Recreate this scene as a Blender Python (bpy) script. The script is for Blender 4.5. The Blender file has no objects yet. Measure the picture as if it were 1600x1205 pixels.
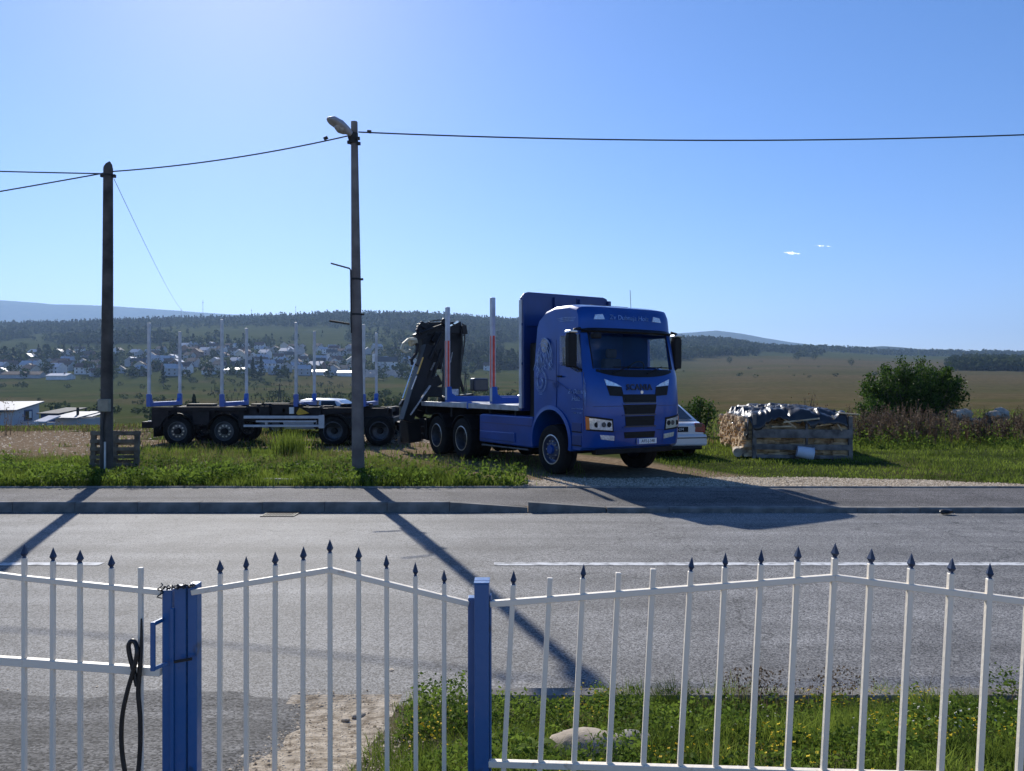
import bpy, bmesh, math, random
import numpy as np
from mathutils import Vector, Matrix
from math import sin, cos, pi, radians

sc = bpy.context.scene
COL = sc.collection
R = random.Random(7)
rng = np.random.default_rng(11)

# ------------------------------------------------------------------ camera, sky, sun
F_PX, CX, HZ, EYE = 1200.0, 800.0, 602.0, 2.0
cam_d = bpy.data.cameras.new('camera'); cam = bpy.data.objects.new('camera', cam_d); COL.objects.link(cam)
cam.location = (0, 0, EYE); cam.rotation_euler = (radians(90), 0, 0)
cam_d.sensor_width = 36.0; cam_d.lens = 36.0*F_PX/1600.0; cam_d.clip_start = 0.05; cam_d.clip_end = 30000
sc.camera = cam

SUN_AZ, SUN_EL = -20.0, 33.0      # degrees from the view direction (negative = left), elevation
S = Vector((sin(radians(SUN_AZ))*cos(radians(SUN_EL)), cos(radians(SUN_AZ))*cos(radians(SUN_EL)), sin(radians(SUN_EL))))
w = bpy.data.worlds.new('World'); sc.world = w; w.use_nodes = True
nt = w.node_tree; bg = nt.nodes['Background']
sky = nt.nodes.new('ShaderNodeTexSky'); sky.sky_type = 'NISHITA'; sky.sun_disc = False
sky.sun_elevation = radians(SUN_EL); sky.sun_rotation = radians(SUN_AZ)
sky.altitude = 900; sky.air_density = 1.0; sky.dust_density = 0.42; sky.ozone_density = 4.5
hs = nt.nodes.new('ShaderNodeHueSaturation'); hs.inputs['Saturation'].default_value = 1.2
bal = nt.nodes.new('ShaderNodeMix'); bal.data_type = 'RGBA'; bal.blend_type = 'MULTIPLY'; bal.inputs[0].default_value = 1.0; bal.inputs[7].default_value = (1.08, 0.97, 1.08, 1)
nt.links.new(sky.outputs[0], hs.inputs['Color']); nt.links.new(hs.outputs[0], bal.inputs[6]); nt.links.new(bal.outputs[2], bg.inputs[0]); bg.inputs[1].default_value = 0.104
sl = bpy.data.lights.new('sun', 'SUN'); sl.energy = 5.0; sl.angle = radians(0.53); sl.color = (1.0, 0.95, 0.86)
so = bpy.data.objects.new('sun', sl); COL.objects.link(so); so.location = (-20, 50, 60)
so.rotation_euler = S.to_track_quat('Z', 'Y').to_euler()
sc.view_settings.view_transform = 'Standard'; sc.view_settings.look = 'None'
sc.view_settings.exposure = 0.40; sc.view_settings.gamma = 1.0
sc.cycles.use_denoising = True
sc.cycles.max_bounces = 7; sc.cycles.transparent_max_bounces = 16; sc.cycles.volume_bounces = 0
sc.cycles.sample_clamp_indirect = 6.0

def W(px, py, d):                 # a pixel of the 1600 px wide photograph and a depth in metres -> a point
    return Vector(((px-CX)/F_PX*d, d, EYE-(py-HZ)/F_PX*d))

# ------------------------------------------------------------------ materials
MATS = {}
def mat(name, col, rough=0.6, metal=0.0, var=0.12, scale=6.0, bump=0.0, bscale=40.0, col2=None, coat=0.0, spec=0.5, lo=0.35, hi=0.65, detail=6.0, transl=0.0):
    if name in MATS: return MATS[name]
    m = bpy.data.materials.new(name); m.use_nodes = True; n = m.node_tree.nodes; L = m.node_tree.links
    b = n['Principled BSDF']; b.inputs['Roughness'].default_value = rough; b.inputs['Metallic'].default_value = metal
    b.inputs['Coat Weight'].default_value = coat; b.inputs['Coat Roughness'].default_value = 0.08
    b.inputs['Specular IOR Level'].default_value = spec
    tc = n.new('ShaderNodeTexCoord'); nz = n.new('ShaderNodeTexNoise'); nz.inputs['Scale'].default_value = scale; nz.inputs['Detail'].default_value = detail
    L.new(tc.outputs['Object'], nz.inputs['Vector'])
    cr = n.new('ShaderNodeValToRGB'); L.new(nz.outputs['Fac'], cr.inputs['Fac'])
    c2 = col2 if col2 else tuple(min(1, c*(1+var)) for c in col)
    c1 = col if col2 else tuple(c*(1-var) for c in col)
    cr.color_ramp.elements[0].position = lo; cr.color_ramp.elements[1].position = hi
    cr.color_ramp.elements[0].color = (*c1, 1); cr.color_ramp.elements[1].color = (*c2, 1)
    L.new(cr.outputs[0], b.inputs['Base Color'])
    if bump > 0:
        nb = n.new('ShaderNodeTexNoise'); nb.inputs['Scale'].default_value = bscale; nb.inputs['Detail'].default_value = 6
        L.new(tc.outputs['Object'], nb.inputs['Vector'])
        bp = n.new('ShaderNodeBump'); bp.inputs['Strength'].default_value = bump; bp.inputs['Distance'].default_value = 0.02
        L.new(nb.outputs['Fac'], bp.inputs['Height']); L.new(bp.outputs[0], b.inputs['Normal'])
    MATS[name] = m; return m

def leafmat(name, c_dark, c_light, transl=0.45, rough=0.55):
    if name in MATS: return MATS[name]
    m = bpy.data.materials.new(name); m.use_nodes = True; n = m.node_tree.nodes; L = m.node_tree.links
    out = n['Material Output']; b = n['Principled BSDF']; b.inputs['Roughness'].default_value = rough; b.inputs['Specular IOR Level'].default_value = 0.08
    at = n.new('ShaderNodeAttribute'); at.attribute_name = 'tint'
    cr = n.new('ShaderNodeValToRGB'); L.new(at.outputs['Fac'], cr.inputs['Fac'])
    cr.color_ramp.elements[0].color = (*c_dark, 1); cr.color_ramp.elements[1].color = (*c_light, 1)
    L.new(cr.outputs[0], b.inputs['Base Color'])
    if transl > 0:
        tr = n.new('ShaderNodeBsdfTranslucent'); L.new(cr.outputs[0], tr.inputs['Color'])
        mx = n.new('ShaderNodeMixShader'); mx.inputs[0].default_value = transl
        L.new(b.outputs[0], mx.inputs[1]); L.new(tr.outputs[0], mx.inputs[2]); L.new(mx.outputs[0], out.inputs[0])
    MATS[name] = m; return m

def glassmat(name, tint, refl=0.10, rough=0.02):
    if name in MATS: return MATS[name]
    m = bpy.data.materials.new(name); m.use_nodes = True; n = m.node_tree.nodes; L = m.node_tree.links
    out = n['Material Output']; n.remove(n['Principled BSDF'])
    t = n.new('ShaderNodeBsdfTransparent'); t.inputs[0].default_value = (*tint, 1)
    g = n.new('ShaderNodeBsdfGlossy'); g.inputs['Roughness'].default_value = rough
    lw = n.new('ShaderNodeLayerWeight'); lw.inputs['Blend'].default_value = 0.5
    pw = n.new('ShaderNodeMath'); pw.operation = 'POWER'; pw.inputs[1].default_value = 5.0; L.new(lw.outputs['Facing'], pw.inputs[0])
    ad = n.new('ShaderNodeMath'); ad.operation = 'ADD'; ad.inputs[1].default_value = refl; ad.use_clamp = True
    L.new(pw.outputs[0], ad.inputs[0])
    mx = n.new('ShaderNodeMixShader'); L.new(ad.outputs[0], mx.inputs[0]); L.new(t.outputs[0], mx.inputs[1]); L.new(g.outputs[0], mx.inputs[2])
    L.new(mx.outputs[0], out.inputs[0]); MATS[name] = m; return m

def asphalt(name, dark, light, rough, bump=0.6, fine=150.0, patch=0.35, spec=0.5):
    m = bpy.data.materials.new(name); m.use_nodes = True; n = m.node_tree.nodes; L = m.node_tree.links
    b = n['Principled BSDF']; b.inputs['Roughness'].default_value = rough; b.inputs['Specular IOR Level'].default_value = spec
    tc = n.new('ShaderNodeTexCoord')
    n1 = n.new('ShaderNodeTexNoise'); n1.inputs['Scale'].default_value = fine; n1.inputs['Detail'].default_value = 3
    n2 = n.new('ShaderNodeTexNoise'); n2.inputs['Scale'].default_value = 0.9; n2.inputs['Detail'].default_value = 8; n2.inputs['Roughness'].default_value = 0.65
    mp = n.new('ShaderNodeMapping'); mp.inputs['Scale'].default_value = (0.12, 1.6, 1)
    n3 = n.new('ShaderNodeTexNoise'); n3.inputs['Scale'].default_value = 1.3; n3.inputs['Detail'].default_value = 4
    L.new(tc.outputs['Object'], n1.inputs['Vector']); L.new(tc.outputs['Object'], n2.inputs['Vector'])
    L.new(tc.outputs['Object'], mp.inputs['Vector']); L.new(mp.outputs[0], n3.inputs['Vector'])
    gr = n.new('ShaderNodeTexVoronoi'); gr.inputs['Scale'].default_value = fine*1.7; L.new(tc.outputs['Object'], gr.inputs['Vector'])
    gs = n.new('ShaderNodeSeparateColor'); L.new(gr.outputs['Color'], gs.inputs[0])
    g2 = n.new('ShaderNodeMath'); g2.operation = 'MULTIPLY_ADD'; L.new(gs.outputs[0], g2.inputs[0]); g2.inputs[1].default_value = 0.75
    g3 = n.new('ShaderNodeMath'); g3.operation = 'MULTIPLY'; L.new(n1.outputs['Fac'], g3.inputs[0]); g3.inputs[1].default_value = 0.25; L.new(g3.outputs[0], g2.inputs[2])
    cr = n.new('ShaderNodeValToRGB'); L.new(g2.outputs[0], cr.inputs['Fac'])
    cr.color_ramp.elements[0].position = 0.15; cr.color_ramp.elements[1].position = 0.92
    cr.color_ramp.elements[0].color = (*dark, 1); cr.color_ramp.elements[1].color = (*light, 1)
    a = n.new('ShaderNodeMath'); a.operation = 'MULTIPLY'; L.new(n2.outputs['Fac'], a.inputs[0]); L.new(n3.outputs['Fac'], a.inputs[1])
    mr = n.new('ShaderNodeMapRange'); mr.inputs[1].default_value = 0.12; mr.inputs[2].default_value = 0.40; mr.inputs[3].default_value = 1-patch; mr.inputs[4].default_value = 1+patch
    L.new(a.outputs[0], mr.inputs[0])
    mx = n.new('ShaderNodeMix'); mx.data_type = 'RGBA'; mx.blend_type = 'MULTIPLY'; mx.inputs[0].default_value = 1
    L.new(cr.outputs[0], mx.inputs[6]); L.new(mr.outputs[0], mx.inputs[7])
    # hairline cracks
    vo = n.new('ShaderNodeTexVoronoi'); vo.feature = 'DISTANCE_TO_EDGE'; vo.inputs['Scale'].default_value = 0.33
    wn = n.new('ShaderNodeTexNoise'); wn.inputs['Scale'].default_value = 2.2; wn.inputs['Detail'].default_value = 6
    L.new(tc.outputs['Object'], wn.inputs['Vector'])
    va = n.new('ShaderNodeVectorMath'); va.operation = 'ADD'; L.new(tc.outputs['Object'], va.inputs[0]); L.new(wn.outputs['Color'], va.inputs[1]); L.new(va.outputs[0], vo.inputs['Vector'])
    ck = n.new('ShaderNodeMapRange'); ck.inputs[1].default_value = 0.0; ck.inputs[2].default_value = 0.008; ck.inputs[3].default_value = 0.5; ck.inputs[4].default_value = 1.0
    L.new(vo.outputs['Distance'], ck.inputs[0])
    my = n.new('ShaderNodeMix'); my.data_type = 'RGBA'; my.blend_type = 'MULTIPLY'; my.inputs[0].default_value = 1
    L.new(mx.outputs[2], my.inputs[6]); L.new(ck.outputs[0], my.inputs[7])
    L.new(my.outputs[2], b.inputs['Base Color'])
    bp = n.new('ShaderNodeBump'); bp.inputs['Strength'].default_value = bump; bp.inputs['Distance'].default_value = 0.004
    L.new(g2.outputs[0], bp.inputs['Height']); L.new(bp.outputs[0], b.inputs['Normal'])
    MATS[name] = m; return m

# ------------------------------------------------------------------ mesh helpers
class MB:
    def __init__(s): s.v = []; s.f = []
    def add(s, vs, fs):
        o = len(s.v); s.v += [tuple(p) for p in vs]; s.f += [tuple(i+o for i in f) for f in fs]; return s
    def box(s, x0, x1, y0, y1, z0, z1, T=None):
        vs = [Vector(p) for p in ((x0,y0,z0),(x1,y0,z0),(x1,y1,z0),(x0,y1,z0),(x0,y0,z1),(x1,y0,z1),(x1,y1,z1),(x0,y1,z1))]
        if T is not None: vs = [T @ p for p in vs]
        return s.add(vs, ((0,3,2,1),(4,5,6,7),(0,1,5,4),(1,2,6,5),(2,3,7,6),(3,0,4,7)))
    def beam(s, p0, p1, a, b, up=(0,0,1)):       # rectangular bar, a wide, b high
        p0 = Vector(p0); p1 = Vector(p1); d = (p1-p0); l = d.length; d.normalize(); u = Vector(up)
        if abs(d.dot(u)) > 0.98: u = Vector((0,1,0))
        sx = d.cross(u).normalized(); sz = sx.cross(d).normalized()
        M = Matrix((sx, d, sz)).transposed().to_4x4(); M.translation = p0
        return s.box(-a/2, a/2, 0, l, -b/2, b/2, M)
    def cyl(s, p0, p1, r0, r1=None, n=12):
        r1 = r0 if r1 is None else r1
        return s.tube([p0, p1], [r0, r1], n)
    def tube(s, pts, r, n=8, cap=True):
        pts = [Vector(p) for p in pts]; rs = r if isinstance(r, (list, tuple)) else [r]*len(pts)
        vs = []; fs = []; prev = None
        for i, p in enumerate(pts):
            t = (pts[min(i+1, len(pts)-1)]-pts[max(i-1, 0)]).normalized()
            if prev is None:
                u = Vector((0,0,1)) if abs(t.z) < 0.9 else Vector((1,0,0)); a = t.cross(u).normalized()
            else: a = (prev-t*prev.dot(t)).normalized()
            prev = a; b = t.cross(a)
            vs += [p+(a*cos(2*pi*k/n)+b*sin(2*pi*k/n))*rs[i] for k in range(n)]
        for i in range(len(pts)-1):
            for k in range(n):
                k2 = (k+1) % n; fs.append((i*n+k, i*n+k2, (i+1)*n+k2, (i+1)*n+k))
        if cap: fs.append(tuple(reversed(range(n)))); fs.append(tuple((len(pts)-1)*n+k for k in range(n)))
        return s.add(vs, fs)
    def prism(s, poly, axis, a0, a1):            # polygon in the two other axes, extruded along axis
        n = len(poly)
        def P(q, a): return {'x': (a, q[0], q[1]), 'y': (q[0], a, q[1]), 'z': (q[0], q[1], a)}[axis]
        vs = [P(q, a0) for q in poly]+[P(q, a1) for q in poly]
        fs = [tuple(range(n))[::-1], tuple(range(n, 2*n))]+[(i, (i+1) % n, n+(i+1) % n, n+i) for i in range(n)]
        return s.add(vs, fs)
    def lathe(s, prof, c, axis='x', n=24, a0=0, a1=2*pi):   # prof: (radius, offset along axis)
        full = abs(a1-a0-2*pi) < 1e-6; m = n if full else n+1; vs = []; fs = []
        for r, h in prof:
            for k in range(m):
                a = a0+(a1-a0)*k/n
                q = {'x': (h, r*cos(a), r*sin(a)), 'y': (r*cos(a), h, r*sin(a)), 'z': (r*cos(a), r*sin(a), h)}[axis]
                vs.append((c[0]+q[0], c[1]+q[1], c[2]+q[2]))
        for i in range(len(prof)-1):
            for k in range(n):
                k2 = (k+1) % m; fs.append((i*m+k, i*m+k2, (i+1)*m+k2, (i+1)*m+k))
        return s.add(vs, fs)
    def ico(s, c, r, sub=2, jit=0.0, seed=0, sq=(1,1,1)):
        bm = bmesh.new(); bmesh.ops.create_icosphere(bm, subdivisions=sub, radius=1); q = random.Random(seed)
        vs = [];
        for v in bm.verts:
            k = r*(1+q.uniform(-jit, jit)); vs.append((c[0]+v.co.x*k*sq[0], c[1]+v.co.y*k*sq[1], c[2]+v.co.z*k*sq[2]))
        fs = [tuple(v.index for v in f.verts) for f in bm.faces]; bm.free(); return s.add(vs, fs)
    def mesh(s, name):
        me = bpy.data.meshes.new(name); me.from_pydata(s.v, [], s.f); me.validate()
        bm = bmesh.new(); bm.from_mesh(me); bmesh.ops.recalc_face_normals(bm, faces=bm.faces); bm.to_mesh(me); bm.free(); return me
    def build(s, name, m, parent=None, smooth=0, bevel=0.0, seg=2):
        return mk(name, s.mesh(name), m, parent, smooth, bevel, seg)

def mk(name, me, m, parent=None, smooth=0, bevel=0.0, seg=2):
    if m is not None:
        me.materials.clear(); me.materials.append(MATS[m] if isinstance(m, str) else m)
    if smooth:
        me.shade_smooth(); me.set_sharp_from_angle(angle=radians(smooth))
    o = bpy.data.objects.new(name, me); COL.objects.link(o)
    if parent is not None: o.parent = parent
    if bevel > 0:
        b = o.modifiers.new('bevel', 'BEVEL'); b.width = bevel; b.segments = seg; b.limit_method = 'ANGLE'; b.angle_limit = radians(40); b.harden_normals = False
    return o

def tag(o, label=None, cat=None, group=None, kind=None):
    if label: o['label'] = label
    if cat: o['category'] = cat
    if group: o['group'] = group
    if kind: o['kind'] = kind
    return o
def empty(name, loc=(0,0,0), rz=0.0, label=None, cat=None, group=None):
    o = bpy.data.objects.new(name, None); COL.objects.link(o); o.location = loc; o.rotation_euler = (0, 0, rz); o.empty_display_size = 0.1
    return tag(o, label, cat, group)
def share(o, name=None, parent=None, loc=None, rot=None, scale=None):
    c = o.copy(); COL.objects.link(c)
    if name: c.name = name
    c.parent = parent
    if loc is not None: c.location = loc
    if rot is not None: c.rotation_euler = rot
    if scale is not None: c.scale = scale
    return c
def copy_tree(o, parent=None):
    kids = list(o.children); c = o.copy(); COL.objects.link(c); c.parent = parent
    for k in kids: copy_tree(k, c)
    return c

def np_mesh(name, V, loops, starts, tint=None):
    me = bpy.data.meshes.new(name)
    me.vertices.add(len(V)); me.vertices.foreach_set('co', np.asarray(V, np.float32).ravel())
    me.loops.add(len(loops)); me.loops.foreach_set('vertex_index', np.asarray(loops, np.int32))
    me.polygons.add(len(starts)); me.polygons.foreach_set('loop_start', np.asarray(starts, np.int32))
    me.update(calc_edges=True)
    if tint is not None:
        a = me.attributes.new('tint', 'FLOAT', 'POINT'); a.data.foreach_set('value', np.asarray(tint, np.float32))
    return me

def quads_mesh(name, V, Q, tint=None):
    Q = np.asarray(Q, np.int32); return np_mesh(name, V, Q.ravel(), np.arange(len(Q))*Q.shape[1], tint)

def text_mesh(txt, size, extrude=0.004, shear=0.0, space=1.0, offset=0.0):
    c = bpy.data.curves.new('lettering', 'FONT'); c.body = txt; c.size = size; c.extrude = extrude; c.shear = shear; c.space_character = space
    c.align_x = 'CENTER'; c.align_y = 'CENTER'; c.offset = offset; c.resolution_u = 3
    o = bpy.data.objects.new('lettering', c); COL.objects.link(o)
    dg = bpy.context.evaluated_depsgraph_get(); me = bpy.data.meshes.new_from_object(o.evaluated_get(dg))
    bpy.data.objects.remove(o); bpy.data.curves.remove(c); return me
def text(txt, size, m, parent, M, name='lettering', **k):     # M: local frame (text lies in its xy plane)
    me = text_mesh(txt, size, **k); me.transform(M); return mk(name, me, m, parent)

def boolean_cut(o, cutters):
    for c in cutters:
        b = o.modifiers.new('cut', 'BOOLEAN'); b.operation = 'DIFFERENCE'; b.object = c; b.solver = 'EXACT'
    dg = bpy.context.evaluated_depsgraph_get(); dg.update()
    me = bpy.data.meshes.new_from_object(o.evaluated_get(dg))
    o.modifiers.clear(); old = o.data; o.data = me; bpy.data.meshes.remove(old)
    for c in cutters: bpy.data.objects.remove(c)

def vnoise(x, y, seed=0):                     # vectorised value noise, 0..1
    xi = np.floor(x).astype(np.int64); yi = np.floor(y).astype(np.int64); fx = x-xi; fy = y-yi
    fx = fx*fx*(3-2*fx); fy = fy*fy*(3-2*fy)
    def h(a, b):
        n = (a*374761393+b*668265263+seed*2147483647) & 0x7fffffff; n = ((n ^ (n >> 13))*1274126177) & 0x7fffffff
        return ((n ^ (n >> 16)) & 0xffff)/65535.0
    return (h(xi,yi)*(1-fx)+h(xi+1,yi)*fx)*(1-fy)+(h(xi,yi+1)*(1-fx)+h(xi+1,yi+1)*fx)*fy
def fbm(x, y, seed=0, oct=4):
    t = 0; a = 0.5
    for k in range(oct): t = t+a*vnoise(x*2**k, y*2**k, seed+k*17); a *= 0.5
    return t/(1-0.5**oct)

# ------------------------------------------------------------------ terrain
def kd(d): return np.interp(d, [0,75,120,180,260,350,500,650,900,1200,1500,2000,3200], [0,75,150,250,370,510,730,950,1300,1740,2170,2900,4200])
def zy(y, d): return EYE-(y-HZ)/F_PX*d
PXC = np.array([-2600,-500,0,300,600,850,1080,1250,1450,1700,3800.])
DR0 = [14.2,16,20,26,35,50,75,120,180,260,350,500,650,900,1200,1500,2000,3200,9800]
DR = np.array([d if d < 100 or d > 9000 else float(kd(d)) for d in DR0])
near = {14.2:[.12]*11, 16:[.09]*11, 20:[.04,.03,.03,.03,.03,.06,.12,.14,.14,.14,.14], 26:[-.02,-.02,-.02,-.02,-.02,0,.15,.2,.2,.2,.2],
        35:[.05,.07,.05,.22,.15,-.05,.15,.25,.3,.3,.3], 50:[-.7,-.7,-.7,-.8,-.8,-.5,.0,.2,.25,.25,.25],
        75:[-2.6,-2.6,-2.6,-2.4,-2.2,-1.2,-.4,-.3,-.2,-.2,-.2]}
far = {120:[664,664,664,655,650,636,626,624,622,622,622], 180:[640,640,640,635,632,622,613,611,611,611,611], 260:[620,620,620,616,614,610,601,597,597,598,598],
       350:[600,600,600,600,600,600,591,587,587,588,588], 500:[572,572,572,568,572,580,578,574,576,579,579], 650:[552,552,552,542,549,562,569,565,568,571,571],
       900:[527,527,527,517,518,533,552,557,561,563,563], 1200:[510,510,510,501,494,505,531,550,557,558,558], 1500:[517,517,517,507,500,511,535,548,555,556,556],
       2000:[534,534,534,527,522,530,545,551,553,554,554], 3200:[560,560,560,556,555,556,561,562,562,562,562], 9800:[580]*11}
ZT = np.array([near[d] if d in near else [zy(v, D_) for v in far[d]] for d, D_ in zip(DR0, DR)])
_ld = np.linspace(math.log(13.0), math.log(9800), 420)
_cols = []
for j in range(len(PXC)):
    z = np.interp(_ld, np.log(DR), ZT[:, j]); sc_ = np.exp(_ld)
    y = z/sc_; k = np.ones(11)/11; ys = np.convolve(np.pad(y, 5, mode='edge'), k, 'valid')
    wgt = np.clip((sc_-45)/60, 0, 1); _cols.append((y*(1-wgt)+ys*wgt)*sc_)
_cols = np.array(_cols)
def ground_z(x, y):
    x = np.asarray(x, float); y = np.asarray(y, float); sh = x.shape; x = x.ravel(); y = np.maximum(y.ravel(), 13.5)
    px = np.clip(CX+F_PX*x/y, PXC[0], PXC[-1]-1e-6); j = np.clip(np.searchsorted(PXC, px)-1, 0, len(PXC)-2)
    fx = (px-PXC[j])/(PXC[j+1]-PXC[j]); fx = fx*fx*(3-2*fx)
    t = np.clip((np.log(y)-_ld[0])/(_ld[1]-_ld[0]), 0, len(_ld)-1.001); i = t.astype(int); ft = t-i
    z = (_cols[j, i]*(1-ft)+_cols[j, i+1]*ft)*(1-fx)+(_cols[j+1, i]*(1-ft)+_cols[j+1, i+1]*ft)*fx
    a = np.clip((y-15)/25, 0, 1)*0.10+np.clip((y-120)/700, 0, 1)*1.2
    z = z+a*(fbm(x/6.0, y/6.0, 3, 3)-0.5)*np.clip((y-14.2)/3, 0, 1)+np.clip((y-450)/1300, 0, 1)*13*(fbm(x/190, y/190, 9, 3)-0.5)
    return z.reshape(sh)
def gz(x, y): return float(ground_z(np.array([x]), np.array([y]))[0])

def terrain_material():
    m = bpy.data.materials.new('meadow_ground'); m.use_nodes = True; n = m.node_tree.nodes; L = m.node_tree.links
    b = n['Principled BSDF']; b.inputs['Roughness'].default_value = 0.95; b.inputs['Specular IOR Level'].default_value = 0.0
    tc = n.new('ShaderNodeTexCoord')
    def noise(s, d=6, r=0.6):
        k = n.new('ShaderNodeTexNoise'); k.inputs['Scale'].default_value = s; k.inputs['Detail'].default_value = d; k.inputs['Roughness'].default_value = r
        L.new(tc.outputs['Object'], k.inputs['Vector']); return k.outputs['Fac']
    def ramp(f, c0, c1, p0=0.35, p1=0.65):
        k = n.new('ShaderNodeValToRGB'); L.new(f, k.inputs['Fac']); e = k.color_ramp.elements
        e[0].position = p0; e[1].position = p1; e[0].color = (*c0, 1); e[1].color = (*c1, 1); return k.outputs[0]
    def mixc(f, a, c):
        k = n.new('ShaderNodeMix'); k.data_type = 'RGBA'; L.new(f, k.inputs[0]); L.new(a, k.inputs[6]); L.new(c, k.inputs[7]); return k.outputs[2]
    at = n.new('ShaderNodeAttribute'); at.attribute_name = 'zone'; sp = n.new('ShaderNodeSeparateColor'); L.new(at.outputs['Color'], sp.inputs[0])
    big = noise(0.02, 8, 0.65); mid = noise(0.35, 8, 0.7); fin = noise(9.0, 6, 0.7)
    g = ramp(big, (0.036, 0.050, 0.016), (0.074, 0.084, 0.028))
    g2 = ramp(mid, (0.024, 0.036, 0.013), (0.082, 0.086, 0.036)); 
    gm = n.new('ShaderNodeMix'); gm.data_type = 'RGBA'; gm.inputs[0].default_value = 0.45; L.new(g, gm.inputs[6]); L.new(g2, gm.inputs[7])
    dry = ramp(mid, (0.066, 0.056, 0.029), (0.128, 0.100, 0.054))
    def edge(sock, amt=0.5):
        a = n.new('ShaderNodeMath'); a.operation = 'MULTIPLY_ADD'; L.new(mid, a.inputs[0]); a.inputs[1].default_value = amt; L.new(sock, a.inputs[2])
        k = n.new('ShaderNodeMapRange'); k.inputs[1].default_value = 0.45+amt*0.3; k.inputs[2].default_value = 0.75+amt*0.3; L.new(a.outputs[0], k.inputs[0]); return k.outputs[0]
    c = mixc(sp.outputs[1], gm.outputs[2], dry)
    dirt = ramp(fin, (0.11, 0.078, 0.05), (0.30, 0.225, 0.15), 0.3, 0.7); c = mixc(edge(sp.outputs[0]), c, dirt)
    grav = ramp(fin, (0.20, 0.155, 0.11), (0.50, 0.42, 0.32), 0.3, 0.7); c = mixc(edge(sp.outputs[2]), c, grav)
    L.new(c, b.inputs['Base Color'])
    bp = n.new('ShaderNodeBump'); bp.inputs['Strength'].default_value = 0.6; bp.inputs['Distance'].default_value = 0.05; L.new(fin, bp.inputs['Height']); L.new(bp.outputs[0], b.inputs['Normal'])
    MATS['meadow_ground'] = m

def smooth(a, b, x): t = np.clip((x-a)/(b-a), 0, 1); return t*t*(3-2*t)
def dirt_mask(x, y):
    a = smooth(-10.0, -13.0, x+(y-24)*.45)*smooth(19.4, 20.6, y)*(1-smooth(31, 35, y))*smooth(.2, .42, fbm(x/2.2, y/1.2, 21, 3))
    b = (1-smooth(2.2, 4.5, np.abs(x-(1.5-(y-16.5)*.55))))*smooth(14.8, 15.6, y)*(1-smooth(24, 27, y))*0.9
    c = (1-smooth(5.5, 7.5, np.abs(x+8.2)))*(1-smooth(1.2, 2.2, np.abs(y-26.6)))*smooth(.3, .5, fbm(x/1.5, y/1.0, 23, 3))*.85
    return np.clip(np.maximum(np.maximum(a, b), c), 0, 1)
def gravel_mask(x, y):
    e = 15.9+0.7*(fbm(x/1.5, y*0, 31, 3)-0.5)-smooth(6, 10.5, x)*1.25
    return np.clip(np.maximum((1-smooth(e-.25, e+.15, y))*smooth(0.4, 1.4, x), (1-smooth(.2, .9, np.abs(x-0.6)))*(1-smooth(15.0, 15.8, y))*.8), 0, 1)
def build_terrain():
    terrain_material()
    pxs = np.concatenate([np.linspace(-2600, -240, 40), np.arange(-200, 1801, 9.0), np.linspace(1840, 3800, 36)])
    ds = np.concatenate([np.arange(14.2, 40, 0.28), np.exp(np.linspace(math.log(40), math.log(9800), 190))])
    P, D = np.meshgrid(pxs, ds); X = (P-CX)/F_PX*D; Z = ground_z(X, D)
    V = np.stack([X.ravel(), D.ravel(), Z.ravel()], 1); nc = len(pxs); nr = len(ds)
    i, j = np.meshgrid(np.arange(nr-1), np.arange(nc-1), indexing='ij'); a = (i*nc+j).ravel()
    Q = np.stack([a, a+1, a+1+nc, a+nc], 1)
    me = quads_mesh('terrain', V, Q)
    x = V[:, 0]; y = V[:, 1]; px = P.ravel()
    dry = smooth(1000, 1150, px)*smooth(45, 90, y)*(1-smooth(900, 1450, y))*(0.65+0.35*smooth(.35, .6, fbm(x/90, y/40, 44, 4)))
    band = smooth(.5, .62, fbm(px/700, np.log(y)*9, 45, 3)); dry = np.clip(dry*(0.75+.5*band), 0, 1)
    dry = np.maximum(dry, 0.7*smooth(.48, .66, fbm(x/60, y/35, 46, 4))*smooth(60, 120, y)*(1-smooth(500, 730, y)))
    dry = np.maximum(dry, .5*smooth(.5, .7, fbm(x/3, y/3, 47, 3))*(1-smooth(30, 60, y)))
    zone = np.zeros((len(V), 4), np.float32); zone[:, 0] = dirt_mask(x, y); zone[:, 1] = dry; zone[:, 2] = gravel_mask(x, y); zone[:, 3] = 1
    at = me.color_attributes.new('zone', 'FLOAT_COLOR', 'POINT'); at.data.foreach_set('color', zone.ravel())
    o = mk('terrain', me, 'meadow_ground', None, 180); tag(o, 'meadow and hills rising beyond the pavement', kind='structure')
build_terrain()

def ridge(name, pts, d, depth, label):        # a far mountain: crest through photo points at depth d, real slopes to both sides
    mb = MB(); xs = []; 
    for k in range(len(pts)-1):
        (x0, y0), (x1, y1) = pts[k], pts[k+1]; n = max(2, int(abs(x1-x0)/8))
        for q in range(n): t = q/n; xs.append((x0+(x1-x0)*t, y0+(y1-y0)*t))
    xs.append(pts[-1]); rows = 15; vs = []; fs = []
    for r in range(rows):
        u = (r/(rows-1))*2-1; dd = d+u*depth
        for k, (px, py) in enumerate(xs):
            crest = EYE-(py-HZ)/F_PX*d; X = (px-CX)/F_PX*d
            g = (1-abs(u)**1.3); z = -20+(crest+20)*g
            nz = float(fbm(np.array([X/300.]), np.array([dd/300.]), 77, 4)[0])-.5
            z += nz*(220*(1-g)*g*1.6+14*g)
            vs.append((X, dd, z))
    m = len(xs)
    for r in range(rows-1):
        for k in range(m-1): fs.append((r*m+k, r*m+k+1, (r+1)*m+k+1, (r+1)*m+k))
    mb.add(vs, fs); o = mb.build(name, 'far_forest', None, 180); tag(o, label, kind='structure')
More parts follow.
